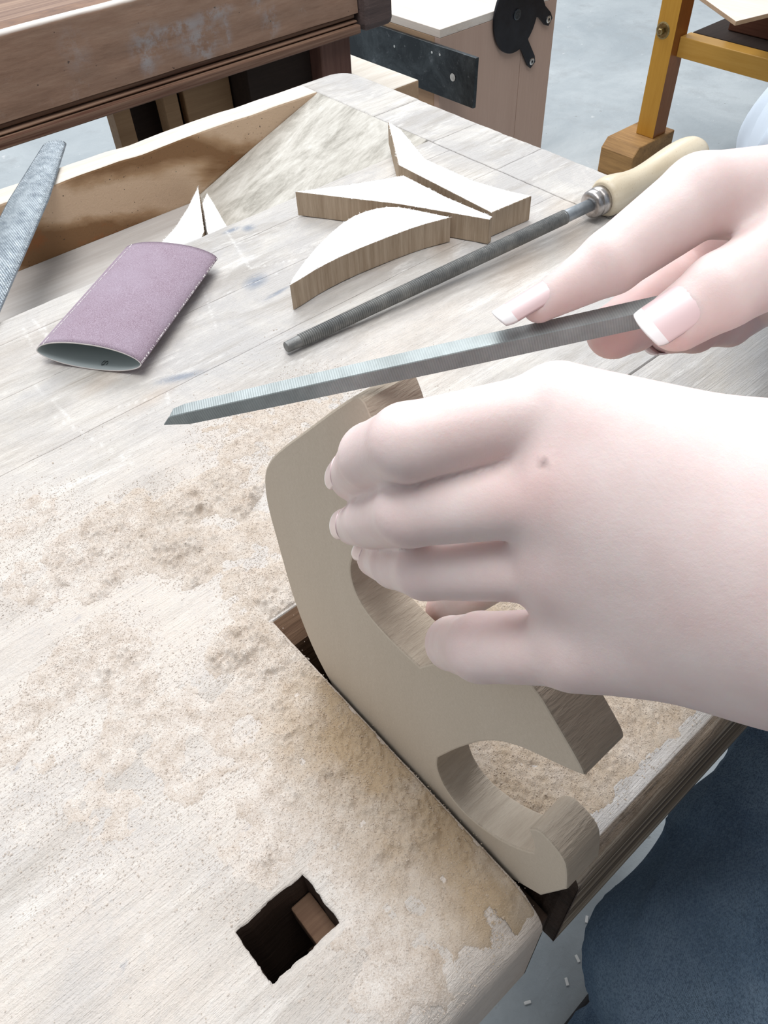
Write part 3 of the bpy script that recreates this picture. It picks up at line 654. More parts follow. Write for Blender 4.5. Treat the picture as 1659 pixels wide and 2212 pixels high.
e = tip-u*Lr; V, F = lathe([(0, .008), (.001, .0115), (.015, .0115), (.02, .014), (.05, .013), (.09, .0155), (.11, .012), (.115, .004)], e+u*.002, e-u*.2, 24); V = np.array(V); V[:, 2] += .0105
part('handle', V, F, M_handle, ra, True)

# ---------------------------------------------------------------- old dark bench behind
YB = 1.183; ob = thing('old_workbench', (.4, 1.4, FZ), 'old dark brown workbench with paint-stained apron behind the tool tray', 'workbench')
zA = lambda px, py, y=YB: at(px, py, 1, y)
xe = at(775, 40, 1, YB)[0]; z_top = .0; zm = at(0, 270, 1, YB)[2]; zb_ = at(0, 322, 1, YB)[2]
box('top_board', (-.9, YB+.014, -.02), (xe, YB+.5, -.004), M_oldmould, ob, .001)
bm = bm_box((-.9, YB+.006, zm), (xe-.002, YB+.04, .0), .003, 3)
link('apron_core', bm_mesh('apron_core', bm), M_old, ob)
xs = np.arange(-.9, xe-.001, .006); zs = np.linspace(0, 1, 44); X, T_ = np.meshgrid(xs, zs, indexing='ij'); X = X.ravel(); T_ = T_.ravel()
hz_ = -zm; zq_ = np.where(T_ < .12, -.007*(1-np.cos(T_/.12*PI/2)), -.007-(T_-.12)/.88*(hz_-.008)); yq_ = np.where(T_ < .12, YB+.010*(1-np.sin(T_/.12*PI/2)), YB)
yq_ = yq_+(vnoise(np.stack([X/.05, T_*6], 1), 3)-.5)*.0018; V = np.stack([X, yq_-.0004, zq_], 1)
I = np.arange(len(V)).reshape(len(xs), len(zs)); F = np.stack([I[:-1, :-1], I[:-1, 1:], I[1:, 1:], I[1:, :-1]], -1).reshape(-1, 4)
me = mesh_np('apron', V, F); sm = np.zeros(len(V))
for px, py, rx, rz in [(435, 85, .040, .022), (325, 95, .034, .024), (385, 62, .07, .010), (445, 108, .016, .016), (315, 125, .014, .024), (585, 45, .016, .02), (460, 30, .035, .009), (555, 8, .010, .012), (160, 110, .02, .03), (490, 70, .006, .03)]:
    c = at(px, py, 1, YB); a_ = np.sqrt(((V[:, 0]-c[0])/rx)**2+((V[:, 2]-c[2])/rz)**2); sm = np.maximum(sm, np.clip(1.35-a_, 0, 1)*(.35 if px == 160 else .9))
for k_, v_ in (('smear', sm), ('worn', np.clip(1-T_/.13, 0, 1))): a_ = me.attributes.new(k_, 'FLOAT', 'POINT'); a_.data.foreach_set('value', v_.astype(np.float32))
def apron_mat():
    t = NT('old_apron_wood'); v = t.mapping((.16, 1, 1)); a = t.noise(12, 6, .65, v, .5); b = t.noise(170, 4, .7, v)
    c = t.ramp(t.math('ADD', t.math('MULTIPLY', a, .7), t.math('MULTIPLY', b, .3)), [(.32, (.21, .12, .08)), (.5, (.35, .22, .155)), (.66, (.44, .30, .22))])
    c = t.mix(t.ramp(t.noise(26, 6, .8), [(.6, 0.), (.7, .35)]), c, (.45, .38, .34))
    c = t.mix(t.ramp(t.noise(130, 2, .5), [(.73, 0.), (.76, .8)]), c, (.03, .02, .02))
    f = t.math('MULTIPLY', t.attr('smear'), t.ramp(t.noise(45, 6, .75, None, .15), [(.42, 0.), (.58, .9)])); c = t.mix(f, c, (.42, .40, .41))
    f = t.ramp(t.math('ADD', t.attr('worn'), t.math('MULTIPLY', t.noise(50, 4, .7, v), .5)), [(.45, 0.), (.75, 1.)]); c = t.mix(f, c, (.82, .77, .72))
    t.bump(b, .0004); return t.out(c, .5, 0, .35)
link('apron', me, apron_mat(), ob, True, label='brown apron board with grey paint smears and a worn white top edge')
zz = zm; hs = [.30, .18, .52]; tot = zm-zb_
for k, (hfr, dy) in enumerate(zip(hs, (.006, -.002, -.010))):
    z2 = zz-tot*hfr; box('moulding', (-.9, YB+dy, z2+.0008), (xe-.004, YB+.05, zz-.0008), M_oldmould, ob, .002); zz = z2
box('end_block', (xe+.0005, YB-.015, at(800, 70, 1, YB-.015)[2]), (at(852, 20, 1, YB-.015)[0], YB+.25, .02), M_oldgrey, ob, .012)
xl = at(690, 140, 1, YB+.02)[0]
box('leg', (xl, YB+.012, FZ), (xe-.012, YB+.09, zb_-.001), M_maroon, ob, .003); box('leg', (xl-.0, YB+.42, FZ), (xe-.012, YB+.5, -.021), M_maroon, ob, .003)
box('leg', (-.8, YB+.02, FZ), (-.72, YB+.09, zb_), M_maroon, ob, .003); box('leg', (-.8, YB+.42, FZ), (-.72, YB+.5, -.021), M_maroon, ob, .003)
x1_ = at(550, 200, 1, YB+.03)[0]
box('drawer_case', (x1_, YB+.045, -.40), (xl-.0005, YB+.40, zb_-.001), M_dark, ob, .001)
xa = at(248, 260, 1, YB+.08)[0]; xb = at(287, 260, 1, YB+.08)[0]; xc = at(360, 250, 1, YB+.10)[0]; xd = at(388, 230, 1, YB+.10)[0]; xf = at(402, 230, 1, YB+.10)[0]
box('cabinet_stile', (xa, YB+.08, FZ), (xb, YB+.11, zb_+.02), M_drawer, ob, .001)
box('cabinet_interior', (xb+.0005, YB+.16, FZ+.02), (x1_-.003, YB+.18, zb_+.02), M_dark, ob, .001)
box('cabinet_floor', (xb+.0005, YB+.10, FZ+.001), (x1_-.003, YB+.155, FZ+.02), M_dark, ob, .001)
box('cabinet_stile', (xc, YB+.10, FZ), (xd, YB+.13, zb_+.02), M_drawer, ob, .001)
box('drawer_front', (xf, YB+.10, at(500, 210, 1, YB+.1)[2]-.08), (x1_-.004, YB+.12, zb_+.015), M_drawer, ob, .002)
box('drawer_front', (xf, YB+.10, FZ+.1), (x1_-.004, YB+.12, at(500, 210, 1, YB+.1)[2]-.086), M_drawer, ob, .002)

# ---------------------------------------------------------------- plywood machine stand behind the bench end
ZBX = -.30; c0 = at(950, 83, 2, ZBX); cr = at(1234, 2, 2, ZBX); bxY = float(c0[1]); bx0 = float(c0[0]); bx1 = float(cr[0])
st = thing('plywood_cabinet', (bx0+.2, bxY+.25, FZ), 'pale plywood cabinet with black disc and steel plate beyond the bench end', 'cabinet')
bt = .018; dY = .55
xs_ = float(at(1125, 120, 1, bxY)[0])
box('side_panel', (bx0+.0, bxY, FZ), (xs_-.0008, bxY+bt, ZBX-.0005), M_ply, st, .001); box('side_panel', (xs_+.0008, bxY, FZ), (bx1, bxY+bt, ZBX-.0005), M_ply, st, .001)
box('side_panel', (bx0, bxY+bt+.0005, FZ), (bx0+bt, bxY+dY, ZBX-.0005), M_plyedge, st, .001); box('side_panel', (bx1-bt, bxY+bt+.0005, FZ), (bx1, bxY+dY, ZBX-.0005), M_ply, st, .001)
box('side_panel', (bx0, bxY+dY+.0005, FZ), (bx1, bxY+dY+bt, ZBX-.0005), M_ply, st, .001)
box('top_panel', (bx0, bxY, ZBX), (bx1, bxY+dY+bt, ZBX+.018), M_plytop, st, .001, label='pale top panel with finger-jointed front edge')
for k in range(11):
    x = bx0+.02+k*(bx1-bx0-.05)/10; box('finger_joint', (x, bxY-.0006, ZBX+.003), (x+.016, bxY-.0001, ZBX+.009), M_plytop, st, .0003)
yd = bxY-.004; dc = at(1112, 30, 1, yd); dr = .085
dsk = lathe([(0, dr-.001), (.001, dr), (.006, dr), (.007, dr-.001)], dc, dc+np.array([0, -1, 0]), 64)
V = np.array(dsk[0]); V[:, 0] = dc[0]+(V[:, 0]-dc[0])*.92; part('disc', V, dsk[1], M_black, st, False, None, 'round black metal disc')
V, F = lathe([(.006, .012), (.0095, .012), (.0105, .010)], dc+np.array([0, 0, 0.]), dc+np.array([0, -1., 0]), 24); part('disc_hub', V, F, metal('grey_hub', (.06, .07, .08), (.12, .14, .16), .4), st)
for (a, b) in (((1165, 20), (1184, 44)), ((1128, 90), (1147, 136))):
    A = at(*a, 1, yd); Bb = at(*b, 1, yd); d = (Bb-A)/np.linalg.norm(Bb-A); sdn = np.array([-d[2], 0, d[0]]); e = Bb+d*.006
    pts = [A-sdn*.028-d*.03, A+sdn*.028-d*.03, A+sdn*.015+d*.01, Bb+sdn*.0155-d*.01, e+sdn*.010, e-sdn*.010, Bb-sdn*.0155-d*.01, A-sdn*.015+d*.01]
    pr_ = prism('bracket', [p for p in pts], (0, -.005, 0), M_black, st, .001)
    q = Bb-d*.007
    for nm, prf, mt in (('screw', [(.0045, .0085), (.0065, .0085), (.0075, .0065)], M_screw), ('screw_slot', [(.0074, .003), (.0078, .003)], M_black)):
        V, F = lathe(prf, q, q+np.array([0, -1., 0]), 20)
        link(nm, mesh_np(nm, V, F), mt, pr_)
xp = bx0-.012; P1 = at(1028, 126, 0, xp); P2 = at(1022, 235, 0, xp); ztp = P1[2]; zbp = P2[2]
prism('steel_plate', [(xp, P1[1], ztp), (xp, P1[1]+.003, zbp), (xp, bxY+dY-.05, zbp), (xp, bxY+dY-.05, ztp)], (.010, 0, 0), M_plate, st, .0006, label='scuffed black steel plate on the end')
hp_ = at(978, 167, 0, xp-.0006); V, F = lathe([(0, .0085), (.0008, .0085)], hp_, hp_+np.array([-1., 0, 0]), 20); part('plate_rivet', V, F, M_screw, st)
for q in ((852, 100), (933, 113), (950, 118)):
    h_ = at(*q, 0, xp-.0002); V, F = lathe([(0, .003), (.0004, .003)], h_, h_+np.array([-1., 0, 0]), 12); part('paint_fleck', V, F, M_screw, st)
# rough-sawn timber standing in front of it
ta = at(905, 172, 2, -.30); tb = at(848, 188, 2, -.30)
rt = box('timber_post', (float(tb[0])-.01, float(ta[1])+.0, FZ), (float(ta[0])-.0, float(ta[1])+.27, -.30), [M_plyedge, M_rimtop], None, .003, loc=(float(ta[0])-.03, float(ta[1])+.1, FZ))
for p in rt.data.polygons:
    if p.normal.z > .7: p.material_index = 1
tag(rt, 'rough-sawn pale timber block beside the plywood cabinet and steel plate', 'timber')

# ---------------------------------------------------------------- yellow pine frame at the right
ft = at(1345, 352, 2, FZ); yf = thing('pine_frame', (float(ft[0])+.15, float(ft[1])-.3, FZ), 'varnished yellow pine table frame on the floor at the top right', 'table frame')
lg = at(1374, 288, 2, FZ+.10); lx, ly = float(lg[0]), float(lg[1]); e2 = at(1411, 294, 0, lx); lw = ly-float(e2[1]); e3 = at(1460, 300, 1, float(e2[1])); ld = float(at(1437, 283, 1, float(e2[1]))[0])-lx; ld = max(.04, min(.10, ld))
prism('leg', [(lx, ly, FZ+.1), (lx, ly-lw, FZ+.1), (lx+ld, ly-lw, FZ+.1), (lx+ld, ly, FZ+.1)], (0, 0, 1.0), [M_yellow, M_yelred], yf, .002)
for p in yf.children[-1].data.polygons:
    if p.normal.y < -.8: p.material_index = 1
b_ = at(1432, 66, 0, lx); V, F = lathe([(-.002, .022), (0, .022), (.002, .018)], b_, b_+np.array([-1., 0, 0]), 24); part('washer', V, F, M_bolt, yf)
V, F = lathe([(0, .009), (.014, .009), (.016, .006)], b_, b_+np.array([-1., 0, .0]), 6); part('bolt', V, F, M_bolt, yf)
r1 = at(1468, 78, 0, lx+.03); r2 = at(1468, 125, 0, lx+.03)
box('rail', (lx+.03, ly-lw-1.1, float(r2[2])), (lx+.08, ly-lw-.0005, float(r1[2])), M_yelrail, yf, .002)
prism('foot', [(lx-.10, ly+.05, FZ), (lx-.10, ly+.05, FZ+.075), (lx-.075, ly+.05, FZ+.1), (lx+.10, ly+.05, FZ+.1), (lx+.10, ly+.05, FZ)], (0, -lw-.06, 0), M_yelfoot, yf, .004, label='worn brown foot of the frame')
box('leg', (lx, ly-lw-1.2, FZ), (lx+.08, ly-lw-1.1005, FZ+1.0), M_yellow, yf, .002)
zr = float(r1[2]); box('back_panel', (lx+.42, ly-lw-1.1, zr-.05), (lx+.44, ly-lw, zr+.5), M_dark, yf, .001)
box('shelf', (lx+.09, ly-lw-1.09, zr-.02), (lx+.415, ly-lw-.001, zr-.002), M_dark, yf, .001)
q1 = at(1600, 70, 0, lx+.2); box('drawer', (lx+.16, ly-lw-1.05, zr-.001), (lx+.40, min(float(q1[1])+.02, ly-lw-.01), zr+.12), wood('dark_red_drawer', (.07, .025, .015), (.16, .07, .045), 1, 150, 12, .5), yf, .003)
# thin board resting on it
zq = zr+.19
pb = [at(1500, -18, 2, zq), at(1590, 46, 2, zq), at(1900, -30, 2, zq), at(1750, -120, 2, zq)]
cb = np.mean(pb, 0)
box('cross_bar', (lx+.12, ly-lw-1.1, zq-.031), (lx+.15, ly-lw-.0005, zq-.0095), M_dark, yf, .001)
pl = prism('plywood_sheet', pb, (0, 0, -.009), [M_plyedge, M_plytop], None, .0008, (float(cb[0]), float(cb[1]), zq-.009), None, 0, -1)
tag(pl, 'thin plywood sheet resting on the yellow pine frame', 'board')

#PERSON#
# ---------------------------------------------------------------- the person
def smin(a, b, k):
    h = np.clip(k-np.abs(a-b), 0, None)/k; return np.minimum(a, b)-h*h*k*.25
def cap(P, a, b, ra, rb):
    a = np.asarray(a, np.float32); d = np.asarray(b, np.float32)-a; q = P-a
    t = np.clip((q@d)/(d@d+1e-12), 0, 1); return np.sqrt(((q-t[:, None]*d)**2).sum(1))-(ra+t*(rb-ra))
def ell(P, c, r, Rm=None):
    q = P-np.asarray(c, np.float32)
    if Rm is not None: q = q@np.asarray(Rm, np.float32)
    r = np.asarray(r, np.float32); k0 = np.linalg.norm(q/r, axis=1); k1 = np.linalg.norm(q/(r*r), axis=1)+1e-9; return k0*(k0-1)/k1
def surface(fn, lo, hi, h, proj=1):
    lo = np.array(lo, float); n = np.ceil((np.array(hi)-lo)/h).astype(int)+1; n = ((n+3)//4)*4; c = 4
    ax = [lo[i]+h*(np.arange(n[i]//c)*c+1.5) for i in range(3)]
    G = np.stack(np.meshgrid(*ax, indexing='ij'), -1).reshape(-1, 3).astype(np.float32); Dc = fn(G).reshape([k//c for k in n])
    near = np.abs(Dc) < h*c*1.6
    D = np.repeat(np.repeat(np.repeat(Dc, c, 0), c, 1), c, 2).astype(np.float32)
    Nr = np.repeat(np.repeat(np.repeat(near, c, 0), c, 1), c, 2); ijk = np.argwhere(Nr)
    Pp = (lo+ijk*h).astype(np.float32); vals = np.concatenate([fn(Pp[i:i+400000]) for i in range(0, len(Pp), 400000)]); D[Nr] = vals
    S = D < 0; c8 = [(i, j, k) for i in (0, 1) for j in (0, 1) for k in (0, 1)]
    cnt = sum(S[i:n[0]-1+i, j:n[1]-1+j, k:n[2]-1+k].astype(np.int8) for i, j, k in c8); act = (cnt > 0) & (cnt < 8)
    cell = np.argwhere(act); idx = np.full(act.shape, -1, np.int64); idx[act] = np.arange(len(cell))
    acc = np.zeros((len(cell), 3)); num = np.zeros(len(cell)); ci = cell.T
    for a in range(3):
        for b in (0, 1):
            for c_ in (0, 1):
                o0 = [0, 0, 0]; o0[(a+1) % 3] = b; o0[(a+2) % 3] = c_; o1 = list(o0); o1[a] = 1
                d0 = D[ci[0]+o0[0], ci[1]+o0[1], ci[2]+o0[2]]; d1 = D[ci[0]+o1[0], ci[1]+o1[1], ci[2]+o1[2]]; x = (d0 < 0) != (d1 < 0)
                t = np.where(x, d0/np.where(x, d0-d1, 1), 0); p = np.array(o0, float)[None]+0*acc; p[:, a] = t; acc[x] += p[x]; num[x] += 1
    V = lo+(cell+acc/num[:, None])*h; F = []
    for a in range(3):
        b, c_ = (a+1) % 3, (a+2) % 3; sl0 = [slice(None)]*3; sl1 = [slice(None)]*3; sl0[a] = slice(0, n[a]-1); sl1[a] = slice(1, n[a])
        x = S[tuple(sl0)] != S[tuple(sl1)]; e = np.argwhere(x); e = e[(e[:, b] > 0) & (e[:, c_] > 0) & (e[:, b] < n[b]-1) & (e[:, c_] < n[c_]-1)]
        s = S[e[:, 0], e[:, 1], e[:, 2]]; q = []
        for db, dc_ in ((-1, -1), (0, -1), (0, 0), (-1, 0)):
            o = e.copy(); o[:, b] += db; o[:, c_] += dc_; q.append(idx[o[:, 0], o[:, 1], o[:, 2]])
        q = np.stack(q, 1); q[~s] = q[~s][:, ::-1]; F.append(q)
    F = np.concatenate(F); F = F[(F >= 0).all(1)]
    V = V.astype(np.float32)
    for _ in range(proj):
        e = h*.4; d = fn(V); g = np.stack([fn(V+np.eye(3, dtype=np.float32)[i]*e)-fn(V-np.eye(3, dtype=np.float32)[i]*e) for i in range(3)], 1)/(2*e)
        V = V-(np.clip(d, -h, h)[:, None]*g/(np.maximum((g*g).sum(1), .3)[:, None])).astype(np.float32)
    return V, F
def px_x(px, py, x): return at(px, py, 0, x)
# --- left hand (fingers lie over the cutout's face), joints: pixel + world x, radius
LH = {'index': [(dp(1205, 884, .152), .0078), (px_x(880, 956, .0725), .0077), (px_x(806, 986, .0735), .0074), (px_x(766, 1028, .0790), .0064)],
      'middle': [(dp(1205, 1068, .150), .0080), (px_x(885, 1106, .0695), .0072), (px_x(806, 1124, .0725), .0066), (px_x(766, 1134, .0790), .0056)],
      'ring': [(dp(1215, 1230, .156), .0068), (px_x(920, 1230, .0710), .0067), (px_x(855, 1217, .0745), .0062), (px_x(812, 1206, .0800), .0053)],
      'pinky': [(dp(1245, 1398, .163), .0083), (px_x(1040, 1398, .0760), .0082), (px_x(978, 1390, .0820), .0072), (px_x(965, 1378, .0960), .0060)]}
LWR = [dp(1740, 1085, .136), dp(1750, 1190, .136), dp(1750, 1290, .138), dp(1745, 1375, .141)]
LTH = [(dp(1560, 1060, .165), .013), (dp(1330, 1100, .190), .0105), (dp(1120, 1200, .225), .0088), (at(962, 1318, 0, .1150), .0072)]
L_EL = np.array([.335, -.075, .150]); L_SH = np.array([.50, -.23, .27]); L_W = dp(1800, 1235, .142)
# --- right hand pinching the file
RH = {'index': [(dp(1740, 415, .182), .0112), (dp(1512, 424, .176), .0092), (dp(1320, 566, .176), .0073), (dp(1165, 660, .179), .0040)],
      'middle': [(dp(1700, 490, .205), .0110), (dp(1478, 575, .220), .0095), (dp(1365, 696, .205), .0078), (dp(1326, 716, .198), .0070)],
      'ring': [(dp(1720, 560, .22), .0105), (dp(1600, 640, .232), .0080), (dp(1500, 705, .222), .0074), (dp(1452, 712, .216), .0066)],
      'pinky': [(dp(1740, 620, .235), .0095), (dp(1650, 650, .240), .0072), (dp(1575, 700, .232), .0066), (dp(1540, 706, .226), .0058)]}
RTH = [(dp(1860, 480, .185), .0125), (dp(1725, 540, .172), .0098), (dp(1560, 628, .169), .0083), (dp(1466, 690, .171), .0070)]
R_W = dp(1960, 430, .215); RWR = [dp(1900, 385, .200), dp(1915, 430, .212), dp(1915, 480, .222), dp(1910, 520, .232)]
R_EL = np.array([.505, .185, .105]); R_SH = np.array([.56, .07, .30])
def mk_hand(H, WR, TH_, wr, el, palm, kf=.0035, rm=(.0145, .015, .0148, .0135), thin=1.):
    names = ['index', 'middle', 'ring', 'pinky']
    mc = [(H[n][0][0], WR[i], H[n][0][1], rm[i]) for i, n in enumerate(names)]
    def fn(P):
        d = None
        for a, b, ra_, rb_ in mc: e = cap(P, a, b, max(ra_, .0085), rb_); d = e if d is None else smin(d, e, .013)
        for a, b, ra_, rb_ in palm: d = smin(d, cap(P, a, b, ra_, rb_), .014)
        d = smin(d, cap(P, wr, wr+(el-wr)*.5, .0245, .034), .016)
        fs = None
        for n in names:
            J = H[n]; f = None
            for (a, r1), (b, r2) in zip(J[:-1], J[1:]):
                e = cap(P, a, b, r1, r2); f = e if f is None else smin(f, e, .0012)
            f = smin(f, d, kf); fs = f if fs is None else smin(fs, f, .0016)
        f = None
        for (a, r1), (b, r2) in zip(TH_[:-1], TH_[1:]): e = cap(P, a, b, r1, r2); f = e if f is None else smin(f, e, .0015)
        return smin(fs, f, .006) if thin else fs
    return fn
palmL = [(dp(1300, 1010, .170), dp(1620, 1120, .160), .012, .015), (dp(1330, 1330, .180), dp(1620, 1330, .160), .012, .014)]
palmR = [(dp(1530, 540, .228), dp(1760, 450, .21), .0115, .014), (dp(1575, 500, .212), dp(1770, 470, .205), .0085, .014), (dp(1540, 545, .232), dp(1740, 540, .23), .010, .013), (dp(1760, 500, .20), dp(1880, 480, .205), .013, .016), (dp(1700, 560, .225), dp(1880, 500, .215), .012, .014)]
lh = mk_hand(LH, LWR, LTH, L_W, L_EL, palmL); rh = mk_hand(RH, RWR, RTH, R_W, R_EL, palmR)
def nail_groove(fn, nails):
    return fn
def bbox(H, TH_, pad, extra):
    A = np.array([p for n in H for p, r in H[n]]+[p for p, r in TH_]+list(extra)); return A.min(0)-pad, A.max(0)+pad
def cutplane(fn, o, nrm): return lambda P: np.maximum(fn(P), (P-np.asarray(o, np.float32))@np.asarray(nrm, np.float32))
# --- the rest of the body, all out of the frame or under clothes
HIP = np.array([.62, -.12, -.29]); CH = np.array([.56, -.08, .12]); NK = np.array([.52, -.08, .33]); HD_ = np.array([.46, -.08, .46])
KN = np.array([.206, -.040, -.258]); AN = np.array([.385, -.030, -.735]); HR = HIP+np.array([0, .090, 0]); HL = HIP-np.array([0, .10, 0]); KL = np.array([.25, -.36, -.285]); AL = np.array([.28, -.37, -.735])
hdir = np.array([-.75, .12, -.65]); hdir /= np.linalg.norm(hdir); hup = np.array([-.6, 0, .75]); hup -= hdir*(hup@hdir); hup /= np.linalg.norm(hup); hs_ = np.cross(hup, hdir)
HM = np.stack([hs_, hdir, hup], 1)
def hp3(x, y, z): return HD_+HM@np.array([x, y, z])
def head(P):
    d = ell(P, hp3(0, -.012, .03), (.074, .092, .085), HM); d = smin(d, ell(P, hp3(0, .025, -.035), (.056, .062, .065), HM), .03)
    d = smin(d, cap(P, hp3(0, .083, .012), hp3(0, .104, -.018), .007, .011), .012)
    for s in (-1, 1):
        d = -smin(-d, ell(P, hp3(.031*s, .094, .012), (.016, .016, .011), HM), .010); d = smin(d, ell(P, hp3(.031*s, .074, .010), (.013, .012, .009), HM), .003)
        d = smin(d, ell(P, hp3(.077*s, -.005, .0), (.008, .017, .030), HM), .006)
    d = smin(d, cap(P, hp3(-.017, .088, -.044), hp3(.017, .088, -.044), .007, .007), .006); return smin(d, ell(P, hp3(0, .075, -.075), (.020, .018, .016), HM), .02)
def core(P, g=0., arms=True, legs=True, top=True):
    d = None
    def add(e, k): nonlocal d; d = e if d is None else smin(d, e, k)
    if top:
        add(cap(P, HIP+(0, 0, .03), CH, .115, .105), .06); add(cap(P, CH+(0, .05, 0), CH-(0, .05, 0), .105, .105), .06)
        add(cap(P, L_SH+(.01, .03, 0), R_SH+(-.01, -.02, 0), .052, .052), .07); add(cap(P, NK-(0, 0, .05), HD_-(0, 0, .02), .05, .048), .03)
    if arms:
        for s_, e_, w_ in ((L_SH, L_EL, L_W), (R_SH, R_EL, R_W)): add(cap(P, s_, e_, .046, .037), .04); add(cap(P, e_, w_+(e_-w_)*.12, .037, .026), .02)
    if legs:
        add(cap(P, HIP+(0, .06, 0), HIP-(0, .07, 0), .11, .11), .05)
        for h_, k_, a_ in ((HR, KN, AN), (HL, KL, AL)):
            add(cap(P, h_, k_, .088, .062), .05); add(cap(P, k_, a_, .060, .040), .02); add(cap(P, a_, a_+(-.14, .0, -.045), .036, .028), .02)
    return d
def bodyfn(P): return smin(core(P), head(P), .02)
person = thing('person', (.5, -.08, FZ), 'person in blue jeans at the right, filing a clamped cutout with both hands', 'person')
def cutaway(fn):
    cl = L_W+(L_EL-L_W)*.22; nl = (L_EL-L_W)/np.linalg.norm(L_EL-L_W); cr_ = R_W+(R_EL-R_W)*.22; nr_ = (R_EL-R_W)/np.linalg.norm(R_EL-R_W)
    return cl, nl, cr_, nr_
cl, nl, cr_, nr_ = cutaway(None)
def near_arm(P, w_, e_): return cap(P, w_, e_, .06, .06)
def body_only(P):
    d = bodyfn(P); a = np.where(np.linalg.norm(P-L_W.astype(np.float32), axis=1) < .14, -((P-cl.astype(np.float32))@nl.astype(np.float32)), -1.); b = np.where(np.linalg.norm(P-R_W.astype(np.float32), axis=1) < .14, -((P-cr_.astype(np.float32))@nr_.astype(np.float32)), -1.)
    return np.maximum(d, np.maximum(a, b))
V1, F1 = surface(cutplane(lh, cl+nl*.004, nl), *bbox(LH, LTH, .022, LWR+[cl+.0, cl+.02, cl-.02]), .0011, 2)
V2, F2 = surface(cutplane(rh, cr_+nr_*.004, nr_), *bbox(RH, RTH, .022, RWR+[cr_+.0, cr_+.02, cr_-.02]), .0011, 2)
V3, F3 = surface(body_only, (.03, -.50, -.815), (.80, .34, .60), .0085, 1)
V = np.concatenate([V1, V2, V3]); F = np.concatenate([F1, F2+len(V1), F3+len(V1)+len(V2)])
me = mesh_np('body', V, F)
fl_ = np.zeros(len(V)); mo = np.zeros(len(V))
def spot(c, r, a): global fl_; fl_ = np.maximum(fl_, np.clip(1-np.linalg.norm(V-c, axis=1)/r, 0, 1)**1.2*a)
for H in (LH, RH):
    for n_ in H:
        J = H[n_]; spot(J[-1][0], .013, .38); spot(J[1][0], .010, .15); spot(J[0][0], .014, .16)
spot(RTH[-1][0], .014, .5); spot(LTH[-1][0], .02, 1.); spot(dp(1120, 1080, .14), .012, .42); spot(dp(1150, 880, .135), .012, .2); spot(dp(1110, 1300, .16), .008, .3); spot(dp(1500, 565, .222), .026, 1.3); spot(dp(1420, 640, .215), .018, 1.2); spot(RH['middle'][2][0], .02, .95); spot(RH['middle'][3][0], .016, .9); spot(RH['ring'][2][0], .022, .9); spot(RH['pinky'][2][0], .015, .6)  # skin redness; the deep red in the right palm hollow is painted shade
mp_ = dp(1152, 1000, .1417); 
dray = np.linalg.norm(np.cross(V-CAM, (mp_-CAM)/np.linalg.norm(mp_-CAM)), axis=1); nearest = V[np.argmin(np.where(dray < .002, np.linalg.norm(V-CAM, axis=1), 9))]
mo = np.clip(1.3-np.linalg.norm(V-nearest, axis=1)/.0011, 0, 1)*.55
for k_, v_ in (('flush_and_shade', fl_), ('mole', mo)): a_ = me.attributes.new(k_, 'FLOAT', 'POINT'); a_.data.foreach_set('value', v_.astype(np.float32))
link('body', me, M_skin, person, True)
# --- fingernails: thin curved plates with white tips
def nail(tip, prev, up, wdt, ln, r, tipw=.0028, over=.0015, name='fingernail', lift=0., square=.8):
    tip = np.array(tip); ax_ = tip-np.array(prev); ax_ /= np.linalg.norm(ax_); up = np.array(up, float); up -= ax_*(up@ax_); up /= np.linalg.norm(up); sd_ = np.cross(ax_, up)
    nu, nv_ = 24, 44; V = []; F = []; mi = []
    for i in range(nv_+1):
        v = i/nv_; y = -ln*.62+v*(ln+over)
        wv_ = wdt/2*(1-(1-min(1, v/.28))**2*.35)*(1-max(0, (v-.8)/.2)**2*(1-square)*.6)
        for j in range(nu+1):
            a = -1+2*j/nu; ang = a*wv_/r*1.0; yy = y-(a*a)*.0011*(v > .6)*(v-.6)/.4+(a*a)*.0016*max(0, 1-v/.25)
            rr = r+.00035*(1-abs(a)**6)+lift-.0006*max(0, v-.55)*0; V.append(tip+ax_*yy+up*(rr*math.cos(ang))+sd_*(rr*math.sin(ang)))
    m0 = len(V)
    for q in list(V): V.append(q-up*.0006)
    I_ = lambda i, j: i*(nu+1)+j
    for i in range(nv_):
        for j in range(nu):
            F.append((I_(i, j), I_(i, j+1), I_(i+1, j+1), I_(i+1, j))); a = -1+2*(j+.5)/nu; yy = -ln*.62+(i+.5)/nv_*(ln+over); mi.append(1 if yy > ln*.38+over-tipw else 0)
            F.append((m0+I_(i+1, j), m0+I_(i+1, j+1), m0+I_(i, j+1), m0+I_(i, j))); mi.append(mi[-1])
    for i in range(nv_):
        for j, s in ((0, 0), (nu, 1)): F.append((I_(i, j), I_(i+1, j), m0+I_(i+1, j), m0+I_(i, j))); mi.append(mi[2*i*nu])
    for j in range(nu): F.append((I_(nv_, j), I_(nv_, j+1), m0+I_(nv_, j+1), m0+I_(nv_, j))); mi.append(1); F.append((I_(0, j+1), I_(0, j), m0+I_(0, j), m0+I_(0, j+1))); mi.append(0)
    me = mesh_np(name, V, F); me.polygons.foreach_set('material_index', np.array(mi, np.int32)); return link(name, me, [M_nail, M_nailtip], person, True)
tocam = lambda p: (CAM-p)/np.linalg.norm(CAM-p)
ixt = RH['index'][3][0]; nail(ixt, RH['index'][2][0], tocam(ixt)*.6+ROT@np.array([-.10, 1., 0]), .0098, .0105, .0042, .0034, .0062)
tht = RTH[3][0]; nail(tht, RTH[2][0], tocam(tht)+ROT@np.array([-.25, .35, 0]), .0118, .0118, .0070, .0024, .0044)
